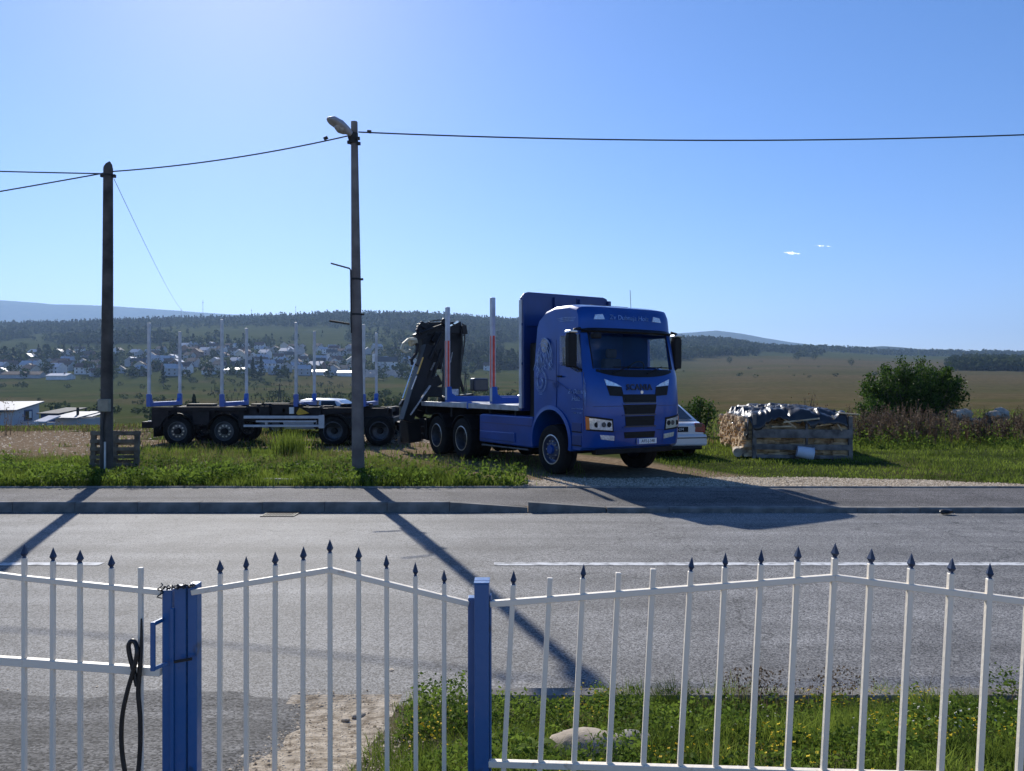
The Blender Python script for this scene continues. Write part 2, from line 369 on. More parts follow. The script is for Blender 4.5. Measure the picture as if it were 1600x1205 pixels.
mat('far_forest', (0.022, 0.036, 0.020), 0.95, 0, scale=0.02, col2=(0.05, 0.065, 0.03), spec=0.0)
ridge('mountain', [(-900,485),(-500,462),(-150,463),(0,469),(90,475),(180,478),(260,484),(330,489),(400,493),(520,500),(700,508),(900,525)], 6500, 1500, 'long blue mountain ridge on the left horizon')
ridge('mountain', [(850,540),(980,526),(1060,521),(1120,516),(1160,521),(1195,528),(1240,535),(1290,541),(1400,549),(1500,556)], 6000, 1200, 'blue twin peaked mountain beyond the truck')
ridge('hills', [(1100,550),(1200,546),(1300,543),(1380,541),(1450,546),(1540,550),(1700,551),(2000,547),(2600,550)], 3400, 700, 'dark wooded skyline on the right')

# ------------------------------------------------------------------ street
asphalt('road_asphalt', (0.045, 0.044, 0.044), (0.31, 0.30, 0.285), 0.76, 0.8, 58.0, .38, .34)
asphalt('path_asphalt', (0.032, 0.030, 0.030), (0.225, 0.21, 0.20), 0.85, 0.7, 60.0, .4, .2)
asphalt('new_asphalt', (0.012, 0.012, 0.013), (0.20, 0.195, 0.19), 0.85, 1.0, 46.0, .5, .2)
mat('concrete', (0.30, 0.29, 0.27), 0.85, var=0.3, scale=3, bump=0.3, bscale=60)
mat('kerb_concrete', (0.13, 0.122, 0.112), 0.9, scale=4, col2=(0.25, 0.235, 0.215), spec=.15, bump=0.4, bscale=50)
mat('worn_paint', (0.24, 0.24, 0.24), 0.75, scale=9, col2=(0.62, 0.62, 0.61), lo=0.34, hi=0.54, spec=.2, bump=0.3, bscale=120)
ROAD0, ROAD1, WALK0, WALK1 = 4.95, 12.30, 12.42, 14.12
def sheet(name, x0, x1, y0, y1, z, m, nx=1, ny=1, zf=None):
    vs = []; fs = []
    for j in range(ny+1):
        for i in range(nx+1):
            x = x0+(x1-x0)*i/nx; y = y0+(y1-y0)*j/ny; vs.append((x, y, z if zf is None else zf(x, y)))
    for j in range(ny):
        for i in range(nx): a = j*(nx+1)+i; fs.append((a, a+1, a+nx+2, a+nx+1))
    return MB().add(vs, fs).build(name, m)
def camber(x, y): u = (y-8.6)/3.7; return 0.035*(1-u*u)-0.03
tag(sheet('road', -90, 90, 4.6, ROAD1+0.02, 0, 'road_asphalt', 60, 16, camber), 'grey asphalt road', kind='structure')
def walk_z(x, y): return 0.118-0.072*float(smooth(-1.1, 0.5, x))*float(1-smooth(WALK0, WALK1, y))
tag(sheet('pavement', -90, 90, WALK0-0.02, WALK1+0.02, 0, 'path_asphalt', 360, 6, walk_z), 'asphalt footway behind the kerb', kind='structure')
kerb = empty('kerb', (0, ROAD1, 0)); tag(kerb, kind='structure')
x = -34.0; k = 0
proto = {}
def kstone(parent, key, x0, l, y, z0, z1, dy, name='kerb_stone'):
    if key not in proto:
        mb = MB(); mb.prism([(0.0, z0), (dy, z0), (dy, z1), (0.018, z1), (0.0, z1-0.018)], 'x', 0.004, l-0.004)
        proto[key] = mb.build(name, 'kerb_concrete', parent); proto[key].location = (x0, y, 0); return proto[key]
    return share(proto[key], None, parent, (x0, y, R.uniform(-.003, .003)), (0, 0, R.uniform(-.002, .002)))
while x < 34:
    if x < -1.1: kstone(kerb, 'tall', x, 1.0, 0, -0.25, 0.13, 0.135); x += 1.0
    elif x < 0.4:
        mb = MB(); z1, z2 = 0.13, 0.045; l = 1.25
        vs = [(0.004, 0, -.2), (l, 0, -.2), (l, .135, -.2), (0.004, .135, -.2), (0.004, 0, z1), (l, 0, z2), (l, .135, z2), (0.004, .135, z1)]
        mb.add(vs, ((0,3,2,1),(4,5,6,7),(0,1,5,4),(1,2,6,5),(2,3,7,6),(3,0,4,7))); o = mb.build('kerb_stone', 'kerb_concrete', kerb); o.location = (x, 0, 0); x += l+.006
    else: kstone(kerb, 'low', x, 1.0, -0.05, -0.25, 0.05, 0.18); x += 1.0
# dropped part of the footway on the right slopes to the low kerb
edging = empty('edging', (0, WALK1, 0)); tag(edging, kind='structure')
for i in range(-30, 31):
    kstone(edging, 'edge', float(i), 1.0, 0, -0.2, 0.142, 0.06, 'edging_stone')
near_kerb = empty('kerb', (0, 4.72, 0)); tag(near_kerb, kind='structure')
for i in range(0, 14): kstone(near_kerb, 'nk', -0.2+i, 1.0, 0, -0.2, 0.09, 0.13)
for x0, x1 in ((-30, -18.6), (-13.6, -4.58), (-0.2, 8.9), (13.6, 22)):
    o = sheet('road_marking', x0, x1, 8.50, 8.64, 0, 'worn_paint', 12, 2, lambda x, y: camber(x, y)+0.005)
    tag(o, 'white painted centre line dash', kind='structure')
# drain grate
g = empty('drain_grate', (-3.62, 12.02, -0.021), 0, 'dark iron drain grate in the gutter against the kerb', 'drain')
mat('iron', (0.025, 0.024, 0.023), 0.7, 0.2, var=0.4, scale=20)
mb = MB(); mb.box(-.26, .26, -.2, -.17, -.02, .012).box(-.26, .26, .17, .2, -.02, .012).box(-.26, -.23, -.17, .17, -.02, .012).box(.23, .26, -.17, .17, -.02, .012); mb.build('frame', 'iron', g)
for i in range(9):
    mb = MB(); mb.box(-.2+i*.05-.011, -.2+i*.05+.011, -.168, .168, -.015, .010); mb.build('bar', 'iron', g)
mb = MB(); mb.box(-.23, .23, -.17, .17, -.019, -.016); mb.build('sump', 'iron', g)

# near bank, drive and yard
GATE_Y = 3.02
def bank_z(x, y):
    t = np.clip((4.78-y)/1.7, 0, 1.15); n = (float(fbm(np.array([x*1.7]), np.array([y*1.7]), 5, 3)[0])-.5)*.08 if y < 4.7 else 0
    return 0.03+0.29*t*t*(3-2*min(t, 1))+n*(1 if x > -1.0 else .2)
mat('gravelly_soil', (0.20, 0.165, 0.125), 0.95, scale=14, col2=(0.46, 0.40, 0.32), bump=0.7, bscale=45, spec=0.0)
mat('bank_soil', (0.045, 0.038, 0.022), 0.95, scale=9, col2=(0.11, 0.10, 0.05), bump=0.7, bscale=40, spec=0.1)
tag(sheet('verge', -0.72, 30, 2.2, 4.73, 0, 'bank_soil', 120, 24, bank_z), 'weedy bank between the fence and the road', kind='structure')
tag(sheet('gravel_strip', -1.40, -0.70, 2.2, 4.9, 0, 'gravelly_soil', 14, 24, lambda x, y: bank_z(x, y)-.004+.008*fbm(np.array([x*9]), np.array([y*9]), 8)[0]), 'pale gravel strip beside the drive', kind='structure')
def drive_z(x, y):
    y = y+0.55*(float(fbm(np.array([x*1.3]), np.array([7.5]), 14, 4)[0])-.5)*float(smooth(4.6, 5.0, y)); return 0.03+0.29*(lambda t: t*t*(3-2*min(t, 1)))(float(np.clip((4.78-y)/1.7, 0, 1.15)))+.028*float(1-smooth(4.35, 4.85, y))-.085*float(smooth(4.75, 5.25, y))
def drive_build():
    vs = []; fs = []; nx, ny = 60, 26
    for j in range(ny+1):
        for i in range(nx+1):
            u = i/nx; y = 2.0+(5.42-2.0)*j/ny; xr = -1.16+.12*float(fbm(np.array([y*4.2]), np.array([3.]), 12)[0])+max(0, y-4.75)*.25
            x = -14+(xr+14)*u; x2 = x; vs.append((x2, y+(0.35*(float(fbm(np.array([x*1.9]), np.array([1.5]), 13)[0])-.5) if j == ny else 0), drive_z(x, y)-(0.03 if j == ny else 0)-(0.04 if i == nx else 0)))
    for j in range(ny):
        for i in range(nx): a = j*(nx+1)+i; fs.append((a, a+1, a+nx+2, a+nx+1))
    tag(MB().add(vs, fs).build('driveway', 'new_asphalt'), 'dark asphalt drive sloping to the road', kind='structure')
drive_build()
tag(sheet('yard', -40, 40, -40, 2.35, 0.28, 'gravelly_soil'), 'yard behind the fence', kind='structure')

# ------------------------------------------------------------------ fence and gates
mat('white_paint', (0.42, 0.31, 0.20), 0.55, scale=16, col2=(0.80, 0.715, 0.585), lo=.24, hi=.36, bump=0.15, bscale=50)
mat('blue_gloss', (0.018, 0.055, 0.12), 0.38, scale=11, col2=(0.012, 0.100, 0.29), lo=.27, hi=.36, bump=0.12, bscale=30, coat=0.3)
mat('spear_blue', (0.018, 0.036, 0.085), 0.45, 0.1, var=0.3, scale=40)
mat('rust', (0.10, 0.045, 0.022), 0.9, var=0.4, scale=60)
mat('black_rubber', (0.012, 0.012, 0.013), 0.45, var=0.3, scale=30)
tip_me = None
def spear(parent, x, y, z):
    global tip_me
    if tip_me is None:
        mb = MB(); h = .5
        mb.lathe([(0.0005, .054), (.0125, .022), (.0145, .017), (.010, .011), (.0065, .005), (.0095, .0), (.0095, -.004)], (0, 0, 0), 'z', 4, pi/4, pi/4+2*pi)
        tip_me = mb.build('spear_tip', 'spear_blue', parent); tip_me.location = (x, y, z); return tip_me
    return share(tip_me, None, parent, (x, y, z), (R.uniform(-.04, .04), R.uniform(-.04, .04), R.uniform(-.3, .3)))
def bars(root, specs, wd, zb, lean=0.0):
    O = root.location
    for px, ytop, d, has in specs:
        p = W(px, ytop, d); top = p.z-(0.055 if has else 0)
        x0 = p.x-lean*(top-zb)
        o = bar_obj(root, wd, top-zb); o.location = (x0-O.x, p.y-O.y, zb-O.z); o.rotation_euler = (R.uniform(-.004, .004), math.atan(lean)+R.uniform(-.003, .003), R.uniform(-.05, .05))
        if has: spear(o, 0, 0, top-zb)
def bar_obj(root, wd, h):
    mb = MB(); mb.box(-wd/2, wd/2, -wd/2, wd/2, 0, h); return mb.build('bar', 'white_paint', root, 0, 0.002, 1)
def rail(root, pts, a, b, name='rail', m='white_paint', off=0.0):
    O = root.location
    for k in range(len(pts)-1):
        p = W(*pts[k])-O; q = W(*pts[k+1])-O; p.y += off; q.y += off
        MB().beam(p, q, a, b).build(name, m, root, 0, 0.002, 1)
fd = lambda px: 3.0+(730-px)/730*0.10                       # gates
rd = lambda px: 2.95-(px-770)/830*0.29                      # right-hand fence
gate_l = empty('gate_leaf', W(120, 1250, fd(120)), 0, 'white barred gate leaf with middle rail, beside the black cable', 'gate')
bars(gate_l, [(-270,852,fd(-270),1),(-226,843,fd(-226),1),(-182,838,fd(-182),1),(-138,836,fd(-138),1),(-94,839,fd(-94),1),(-50,843,fd(-50),1),(-6,847,fd(-6),1),(38,850,fd(38),1),(82,855,fd(82),1),(126,858,fd(126),1),(175,866,fd(175),1),(220,886,fd(220),0)], 0.0172, 0.33)
rail(gate_l, [(-300,905,fd(-300)),(-138,880,fd(-138)),(38,903,fd(38)),(252,925,fd(252))], 0.022, 0.021)
rail(gate_l, [(-300,1012,fd(-300)),(38,1034,fd(38)),(252,1049,fd(252))], 0.028, 0.033)
rail(gate_l, [(-300,1228,fd(-300)),(252,1234,fd(252))], 0.03, 0.03)
def stile(root, px0, px1, ytop, d, depth, name='stile', off=0, m='blue_gloss', zb=0.30):
    O = root.location; a = W(px0, ytop, d); b = W(px1, ytop, d)
    return MB().box(a.x-O.x, b.x-O.x, a.y-O.y+off, a.y-O.y+off+depth, zb-O.z, a.z-O.z).build(name, m, root, 0, 0.003, 2)
stile(gate_l, 253, 268, 922, fd(260), .04, 'stile')
stile(gate_l, 265, 271, 950, fd(260)-.012, .012, 'stop_strip')
# handle
O = gate_l.location; h0 = W(254, 968, fd(254))-O; h1 = W(239, 975, fd(254)-.06)-O; h2 = W(239, 1045, fd(254)-.06)-O; h3 = W(262, 1036, fd(254)-.03)-O
mb = MB(); mb.beam(h0, h1, .012, .016); mb.beam(h1+Vector((0,0,.008)), h2-Vector((0,0,.008)), .019, .010); mb.beam(h2, h3, .012, .014); mb.build('handle', 'blue_gloss', gate_l, 0, 0.002, 1)
gate_m = empty('gate_leaf', W(520, 1250, fd(520)), 0, 'white barred gate leaf without middle rail between the two blue posts', 'gate')
bars(gate_m, [(343,874,fd(343),1),(385,868,fd(386),1),(429,861,fd(429),1),(473,853,fd(473),1),(516,842,fd(516),1),(561,854,fd(561),1),(605,866,fd(605),1),(650,877,fd(650),1),(694,889,fd(694),1)], 0.0168, 0.33)
rail(gate_m, [(300,925,fd(300)),(516,890,fd(516)),(733,943,fd(733))], 0.022, 0.021)
rail(gate_m, [(300,1236,fd(300)),(733,1240,fd(733))], 0.03, 0.03)
stile(gate_m, 272, 290, 917, fd(280), .045, 'stile'); stile(gate_m, 291, 306, 914, fd(298), .05, 'stile', .01)
stile(gate_m, 731, 742, 934, fd(735), .045, 'stile')
# latch bolt and wire tie
O = gate_m.location; p = W(272, 1034, fd(272)-.035)-O; q = W(300, 1029, fd(300)-.02)-O
MB().tube([p, q], .006, 8).build('latch_bolt', 'iron', gate_m)
wire = MB(); c0 = W(255, 920, fd(255)-.01); c1 = W(303, 916, fd(300)-.01); pts = []
for k in range(90):
    t = k/89; pts.append(c0.lerp(c1, t)+Vector((0.008*sin(k*1.7), .018*cos(k*1.3), .004+0.007*sin(k*2.3))))
wire.tube(pts, .0022, 5)
wire.tube([c0+Vector((-.012+.008*sin(k), .01*cos(k*.9), .02-.0045*k)) for k in range(14)], .0026, 5)
tag(wire.build('wire_tie', 'black_rubber'), 'thin dark wire twisted round the top of the blue gate stiles', 'wire')
post = empty('gate_post', W(750, 1250, 2.96), 0, 'blue square steel gate post with a folded cap', 'post')
O = post.location; a = W(741, 912, 2.93); b = W(764, 912, 2.93)
MB().box(a.x-O.x, b.x-O.x, a.y-O.y, a.y-O.y+.085, .22-O.z, a.z-O.z).build('post_tube', 'blue_gloss', post, 0, 0.003, 2)
cp = MB(); cp.box(a.x-O.x-.002, b.x-O.x+.002, a.y-O.y-.002, a.y-O.y+.034, a.z-O.z+.0005, a.z-O.z+.004).box(a.x-O.x-.002, b.x-O.x+.002, a.y-O.y+.037, a.y-O.y+.087, a.z-O.z+.0005, a.z-O.z+.004); cp.build('cap', 'blue_gloss', post, 0, .0012, 1)
MB().box(b.x-O.x+.0005, b.x-O.x+.009, a.y-O.y+.02, a.y-O.y+.055, .4-O.z, a.z-O.z-.05).build('hinge_strip', 'blue_gloss', post, 0, .002, 1)
fence = empty('fence', W(1200, 1250, rd(1200)), 0, 'white barred fence panel with blue spear tips leaning beside the weeds', 'fence')
fb = [(802,890,1),(859,902,0),(912,880,1),(967,894,0),(1021,888,0),(1078,868,1),(1134,862,1),(1190,857,1),(1247,852,1),(1304,847,1),(1361,856,1),(1423,863,1),(1485,870,1),(1546,878,1),(1607,886,1),(1669,895,1),(1731,905,1),(1795,914,1)]
bars(fence, [(p, y, rd(p), h) for p, y, h in fb], 0.0195, 0.42, lean=0.052)
rail(fence, [(766,943,rd(766)),(1304,902,rd(1304)),(1620,942,rd(1620)),(1830,968,rd(1830))], 0.025, 0.023)
rail(fence, [(764,1190,rd(764)),(1304,1206,rd(1304)),(1830,1220,rd(1830))], 0.026, 0.024, off=-.01)
# black looped cable over the gate leaf
cable = MB(); L_ = [(221,966),(221,1000),(219,1040),(216,1080),(219,1120),(219,1165),(216,1205),(211,1232),(203,1236),(196,1210),(190,1165),(191,1120),(199,1080),(209,1045),(214,1020),(212,1005),(206,1001),(201,1008),(203,1025),(209,1048),(215,1075)]
pts = [W(a, b, fd(215)-.035-(0.012 if 6 < k < 15 else 0)) for k, (a, b) in enumerate(L_)]
fine = []
for k in range(len(pts)-1):
    p0 = pts[max(k-1, 0)]; p1 = pts[k]; p2 = pts[k+1]; p3 = pts[min(k+2, len(pts)-1)]
    for q in range(5):
        t = q/5; fine.append(0.5*((2*p1)+(p2-p0)*t+(2*p0-5*p1+4*p2-p3)*t*t+(3*p1-p0-3*p2+p3)*t**3))
cable.tube(fine, [min(.0035+.0006*k, .0092) for k in range(len(fine))], 8)
tag(cable.build('cable', 'black_rubber', None, 60), 'black looped cable hanging on the white gate leaf', 'cable')

# ------------------------------------------------------------------ truck
mat('truck_blue', (0.002, 0.056, 0.29), 0.32, 0.15, var=0.14, scale=1.7, coat=0.3, spec=.35)
mat('truck_navy', (0.003, 0.032, 0.17), 0.4, 0.1, var=0.1, scale=3, coat=0.2)
mat('bunk_blue', (0.010, 0.095, 0.42), 0.4, 0.1, var=0.08, scale=5, coat=0.3)
mat('black_plastic', (0.007, 0.007, 0.009), 0.55, var=0.2, scale=8, spec=.25)
mat('chassis_black', (0.009, 0.008, 0.009), 0.65, 0.0, spec=.25, var=0.4, scale=6, bump=.1)
mat('grille_edge', (0.05, 0.055, 0.07), 0.3, 0.4, var=0.1)
mat('tyre', (0.010, 0.009, 0.009), 0.85, spec=.2, var=0.3, scale=10, bump=.2)
mat('alloy', (0.55, 0.56, 0.58), 0.28, 1.0, var=0.1, scale=9)
mat('grey_rim', (0.10, 0.10, 0.105), 0.5, 0.5, var=0.2, scale=9)
mat('blue_rim', (0.055, 0.075, 0.14), 0.4, 0.4, var=0.2, scale=9)
mat('dull_rim', (0.075, 0.08, 0.095), 0.45, 0.5, var=0.3, scale=9)
mat('aluminium', (0.55, 0.55, 0.57), 0.5, 0.3, var=0.15, scale=4, bump=.05)
mat('bed_steel', (0.36, 0.37, 0.40), 0.5, 0.35, var=0.2, scale=5)
mat('white_plate', (0.75, 0.75, 0.76), 0.4, var=0.04)
mat('ink', (0.012, 0.012, 0.03), 0.4, var=0.05)
mat('plate_blue', (0.02, 0.06, 0.4), 0.4, var=0.05)
mat('lamp_clear', (0.72, 0.74, 0.78), 0.12, 0.5, var=0.25, scale=25)
mat('amber', (0.7, 0.18, 0.02), 0.3, var=0.1)
mat('reflector_red', (0.72, 0.085, 0.035), 0.4, var=0.15, scale=12)
mat('reflector_white', (0.75, 0.72, 0.72), 0.4, var=0.1, scale=12)
mat('airbrush', (0.15, 0.27, 0.55), 0.35, 0.1, var=0.5, scale=9, coat=.5)
mat('airbrush_skin', (0.22, 0.23, 0.29), 0.35, 0.1, var=0.45, scale=14, coat=.5)
mat('seat_cloth', (0.05, 0.055, 0.07), 0.9, var=0.2)
mat('dash_grey', (0.06, 0.065, 0.08), 0.7, var=0.2)
glassmat('windscreen_glass', (0.92, 0.95, 0.98), 0.04)
glassmat('side_glass', (0.92, 0.95, 0.98), 0.04)

TR_Z = 0.075
truck = empty('log_truck', (1.575, 15.41, TR_Z), radians(31.5), 'blue timber truck with log stakes and a black folding crane, parked behind the pavement', 'truck')

truck.scale = (1.042, 1, 1)

def wheel(root, name, c, axis, out, r=.54, wd=.33, style='drive', rimm='alloy'):
    # out = +1/-1: the outer face along the axle axis; one wheel: tyre mesh with rim, hub children
    mb = MB(); h = wd/2
    prof = [(.30, -h*.9), (.33, -h), (r*.90, -h), (r*.975, -h*.86), (r, -h*.6), (r, -h*.12), (r-.014, -h*.1), (r-.014, h*.1), (r, h*.12), (r, h*.6), (r*.975, h*.86), (r*.90, h), (.33, h), (.30, h*.9)]
    mb.lathe(prof, c, axis, 32); t = mb.build(name, 'tyre', root, 40)
    mb = MB(); s = out
    if style == 'steer': pr = [(.285, -h*.8*s), (.300, h*.92*s), (.315, h*1.0*s), (.29, h*1.02*s), (.265, h*.60*s), (.22, h*.50*s), (.205, h*.75*s), (.17, h*.80*s), (.155, h*.9*s), (.09, h*.95*s), (.0, h*.95*s)]
    elif style == 'trail': pr = [(.295, -h*.8*s), (.315, h*.92*s), (.325, h*1.0*s), (.305, h*1.02*s), (.285, h*.7*s), (.25, h*.55*s), (.22, h*.62*s), (.15, h*.62*s), (.0, h*.62*s)]
    else: pr = [(.295, -h*.8*s), (.315, h*.92*s), (.325, h*1.0*s), (.305, h*1.02*s), (.285, h*.5*s), (.265, -h*.2*s), (.21, -h*.35*s), (.0, -h*.35*s)]
    mb.lathe(pr, c, axis, 32); mb.build('rim', {'steer': 'blue_rim', 'drive': 'dull_rim', 'trail': rimm}[style], t, 35)
    if style != 'trail' and rimm == 'alloy': mb = MB(); mb.lathe([(.302, s*h*1.015), (.318, s*h*1.035), (.326, s*h*1.01), (.318, s*h*.97)], c, axis, 32); mb.build('rim_ring', 'alloy', t, 40)
    hb = MB(); ho = {'steer': h*.95, 'trail': h*.62, 'drive': -h*.35}[style]
    def P(a, rr, off): return {'x': (c[0]+off, c[1]+rr*cos(a), c[2]+rr*sin(a)), 'y': (c[0]+rr*cos(a), c[1]+off, c[2]+rr*sin(a))}[axis]
    hb.cyl(P(0, 0, s*ho), P(0, 0, s*(ho+(.05 if style == 'steer' else .12))), .11, .095, 16); hb.build('hub', 'truck_blue' if style == 'steer' else 'chassis_black', t, 40)
    nb = MB(); off = {'steer': h*.76, 'trail': h*.62, 'drive': -h*.33}[style]
    for k in range(10):
        a = 2*pi*k/10; nb.cyl(P(a, .185 if style != 'steer' else .188, s*off), P(a, .185 if style != 'steer' else .188, s*(off+.035)), .024 if style == 'trail' else .017, None, 6)
    tag(nb.build('wheel_nuts', 'alloy' if style != 'drive' else 'grey_rim', t), kind='stuff')
    return t

FA = 1.40; RA1, RA2 = 5.57, 7.05
for xx, o_ in ((0.165, -1), (2.335, 1)): wheel(truck, 'wheel', (xx, FA, .54), 'x', o_, style='steer')
for ya in (RA1, RA2):
    for xx, o_ in ((0.165, -1), (2.335, 1)):
        wheel(truck, 'wheel', (xx, ya, .54), 'x', o_, style='drive')
        mb = MB(); mb.lathe([(.30, -.14), (.48, -.14), (.53, -.1), (.53, .1), (.48, .14), (.30, .14)], (xx-o_*.35, ya, .54), 'x', 24); mb.build('inner_tyre', 'tyre', truck, 40)
    MB().cyl((.3, ya, .54), (2.2, ya, .54), .09).cyl((1.25, ya-.22, .54), (1.25, ya+.22, .54), .2, .2, 14).build('axle', 'chassis_black', truck, 40)
MB().cyl((.3, FA, .50), (2.2, FA, .50), .08).build('axle', 'chassis_black', truck, 40)

# cab shell
prof = [(.16,.60),(.05,.66),(.015,.80),(.0,1.15),(.0,1.55),(.03,1.85),(.07,2.12),(.13,2.26),(.20,2.55),(.29,2.90),(.34,3.06),(.35,3.12),(.36,3.30),(.385,3.46),(.47,3.58),(.80,3.645),(1.35,3.655),(1.72,3.58),(1.95,3.42),(2.08,3.22),(2.13,2.2),(2.13,1.08),(2.05,1.0),(1.9,.60)]
def c_in(x): u = abs(x-1.25)/1.25; return 0.20*u**8+0.05*u**2
def front_y(x, z):
    zs = [p[1] for p in prof[:14]]; ys = [p[0] for p in prof[:14]]
    return float(np.interp(z, zs, ys))+c_in(x)
def cab_mesh():
    xs = [0, .015, .05, .11, .2, .34, .52, .75, 1.0, 1.25, 1.5, 1.75, 1.98, 2.16, 2.3, 2.39, 2.45, 2.485, 2.5]
    vs = []; fs = []; n = len(prof)
    for x in xs:
        u = abs(x-1.25)/1.25; edge = max(0, (u-.93)/.07)
        for y, z in prof:
            f = max(0, 1-y/.75) if z > .5 else 0
            yy = y+c_in(x)*f; zz = z-(0.03*u**6+.06*edge**2)*max(0, min(1, (z-3.15)/.35)); xx = x
            if z > 2.2: xx = 1.25+(x-1.25)*(1-.05*(min(z, 3.3)-2.2)/1.2)
            if y > 2: yy = y-.06*edge**2
            vs.append((xx, yy, zz))
    for i in range(len(xs)-1):
        for k in range(n): k2 = (k+1) % n; fs.append((i*n+k, (i+1)*n+k, (i+1)*n+k2, i*n+k2))
    fs.append(tuple(range(n))); fs.append(tuple(reversed(range((len(xs)-1)*n, len(xs)*n))))
    return MB().add(vs, fs).mesh('cab')
cab = mk('cab', cab_mesh(), 'truck_blue')
cut = []
cut.append(MB().prism([(.42,1.56),(.36,2.2),(.48,3.0),(.6,3.28),(2.0,3.28),(2.04,1.56)], 'x', .10, 2.40).build('cut', None))
cut.append(MB().prism([(-.4,2.27),(-.4,3.03),(.75,3.03),(.6,2.27)], 'x', .20, 2.30).build('cut', None))
cut.append(MB().prism([(.30,2.20),(.44,2.98),(1.12,2.98),(1.12,2.36),(.78,2.31),(.5,2.2)], 'x', -1, 3.5).build('cut', None))
m_ = MB(); m_.prism([(FA-.68, .2), (FA+.68, .2)]+[(FA+.68*cos(radians(a)), .74+.66*sin(radians(a))) for a in range(0, 181, 6)], 'x', -1, 3.5); cut.append(m_.build('cut', None))
boolean_cut(cab, cut)
cab.data.shade_smooth(); cab.data.set_sharp_from_angle(angle=radians(28)); cab.parent = truck
# wheel arch lips
for x0, x1 in ((-.035, .30), (2.20, 2.535)):
    mb = MB(); mb.lathe([(.69, x0), (.775, x0+.012), (.775, x1), (.69, x1), (.69, x0)], (0, FA, .72), 'x', 28, radians(-12), radians(192)); mb.build('wheel_arch', 'truck_blue', truck, 40)
# glass
def front_patch(x0, x1, z0, z1, nx, nz, off, shape=None):
    vs = []; fs = []
    for j in range(nz+1):
        for i in range(nx+1):
            z = z0+(z1-z0)*j/nz; x = x0+(x1-x0)*i/nx
            if shape: x, z = shape(i/nx, j/nz)
            vs.append((x, front_y(x, z)+off, z))
    for j in range(nz):
        for i in range(nx): a = j*(nx+1)+i; fs.append((a, a+1, a+nx+2, a+nx+1))
    return MB().add(vs, fs)
def front_plate(name, m, shape, nx=8, nz=3, off=-.006, th=.012, parent=None):   # a panel that follows the curved front, with real thickness
    A = front_patch(0, 0, 0, 0, nx, nz, off, shape); n = len(A.v)
    vs = A.v+[(x, y+th, z) for x, y, z in A.v]; fs = list(A.f)+[tuple(i+n for i in reversed(f)) for f in A.f]
    b = [i for i in range(nx+1)]+[j*(nx+1)+nx for j in range(1, nz+1)]+[nz*(nx+1)+i for i in range(nx-1, -1, -1)]+[j*(nx+1) for j in range(nz-1, 0, -1)]
    for k in range(len(b)): a, c = b[k], b[(k+1) % len(b)]; fs.append((a, c, c+n, a+n))
    return MB().add(vs, fs).build(name, m, parent or truck, 30)
def rect(x0, x1, z0, z1): return lambda u, v: (x0+(x1-x0)*u, z0+(z1-z0)*v)
def quad(a, b, c, d): # bottom-left, bottom-right, top-right, top-left in (x,z)
    return lambda u, v: tuple((a[i]*(1-u)+b[i]*u)*(1-v)+(d[i]*(1-u)+c[i]*u)*v for i in (0, 1))
ws = front_patch(0.21, 2.29, 2.27, 3.03, 16, 6, 0.025).build('windscreen', 'windscreen_glass', truck, 180)
front_plate('windscreen_seal', 'black_plastic', quad((.16,2.24),(.23,2.24),(.235,3.06),(.20,3.06)), 2, 6, -.004)
front_plate('windscreen_seal', 'black_plastic', quad((2.27,2.24),(2.34,2.24),(2.30,3.06),(2.265,3.06)), 2, 6, -.004)
front_plate('cowl_panel', 'black_plastic', lambda u, v: (.18+2.14*u, (2.26 if v > .5 else 2.26-(.14 if True else 0)*(1-abs(2*u-1)**3)-.02)), 20, 1, -.008)
vis = MB(); n_ = 14
for k in range(n_):
    x0 = .06+2.38*k/n_; x1 = .06+2.38*(k+1)/n_
    a0, a1 = front_y(x0, 3.08), front_y(x1, 3.08)
    vis.add([(x0,a0-.10,3.02),(x1,a1-.10,3.02),(x1,a1-.13,3.06),(x0,a0-.13,3.06),(x0,a0+.02,3.14),(x1,a1+.02,3.14),(x1,a1+.02,3.05),(x0,a0+.02,3.05)], ((0,1,2,3),(3,2,5,4),(0,7,6,1),(4,5,6,7)) )
vis.build('sun_visor', 'black_plastic', truck, 60)
for x in (.018, 2.482):
    xo = x+(.012 if x < 1 else -.012); P_ = [(.30,2.20),(.44,2.98),(1.12,2.98),(1.12,2.36),(.78,2.31),(.5,2.2)]
    MB().prism(P_, 'x', xo-.004, xo+.004).build('side_window', 'side_glass', truck)
# interior
mb = MB(); mb.prism([(.42,1.9),(.45,2.22),(.62,2.24),(.85,2.12),(.9,1.62),(.5,1.62)], 'x', .12, 2.38); mb.build('dashboard', 'dash_grey', truck, 0, .03)
sw = MB(); Mx = Matrix.Translation((1.93, .98, 2.28)) @ Matrix.Rotation(radians(-55), 4, 'X')
ring = [Mx @ Vector((.22*cos(a), .22*sin(a), 0)) for a in np.linspace(0, 2*pi, 25)]
sw.tube(ring, .018, 8); sw.beam(Mx @ Vector((-.2,0,0)), Mx @ Vector((.2,0,0)), .05, .02); sw.tube([Mx @ Vector((0,0,0)), Mx @ Vector((0,0,-.35))], .03, 8); sw.build('steering_wheel', 'black_plastic', truck, 60)
for xs_ in (.35, 1.62):
    sb = MB(); sb.box(xs_, xs_+.52, 1.25, 1.75, 1.60, 1.92).box(xs_+.02, xs_+.50, 1.68, 1.86, 1.9, 2.55).box(xs_+.12, xs_+.40, 1.72, 1.84, 2.56, 2.78); sb.build('seat', 'seat_cloth', truck, 0, .05, 3)
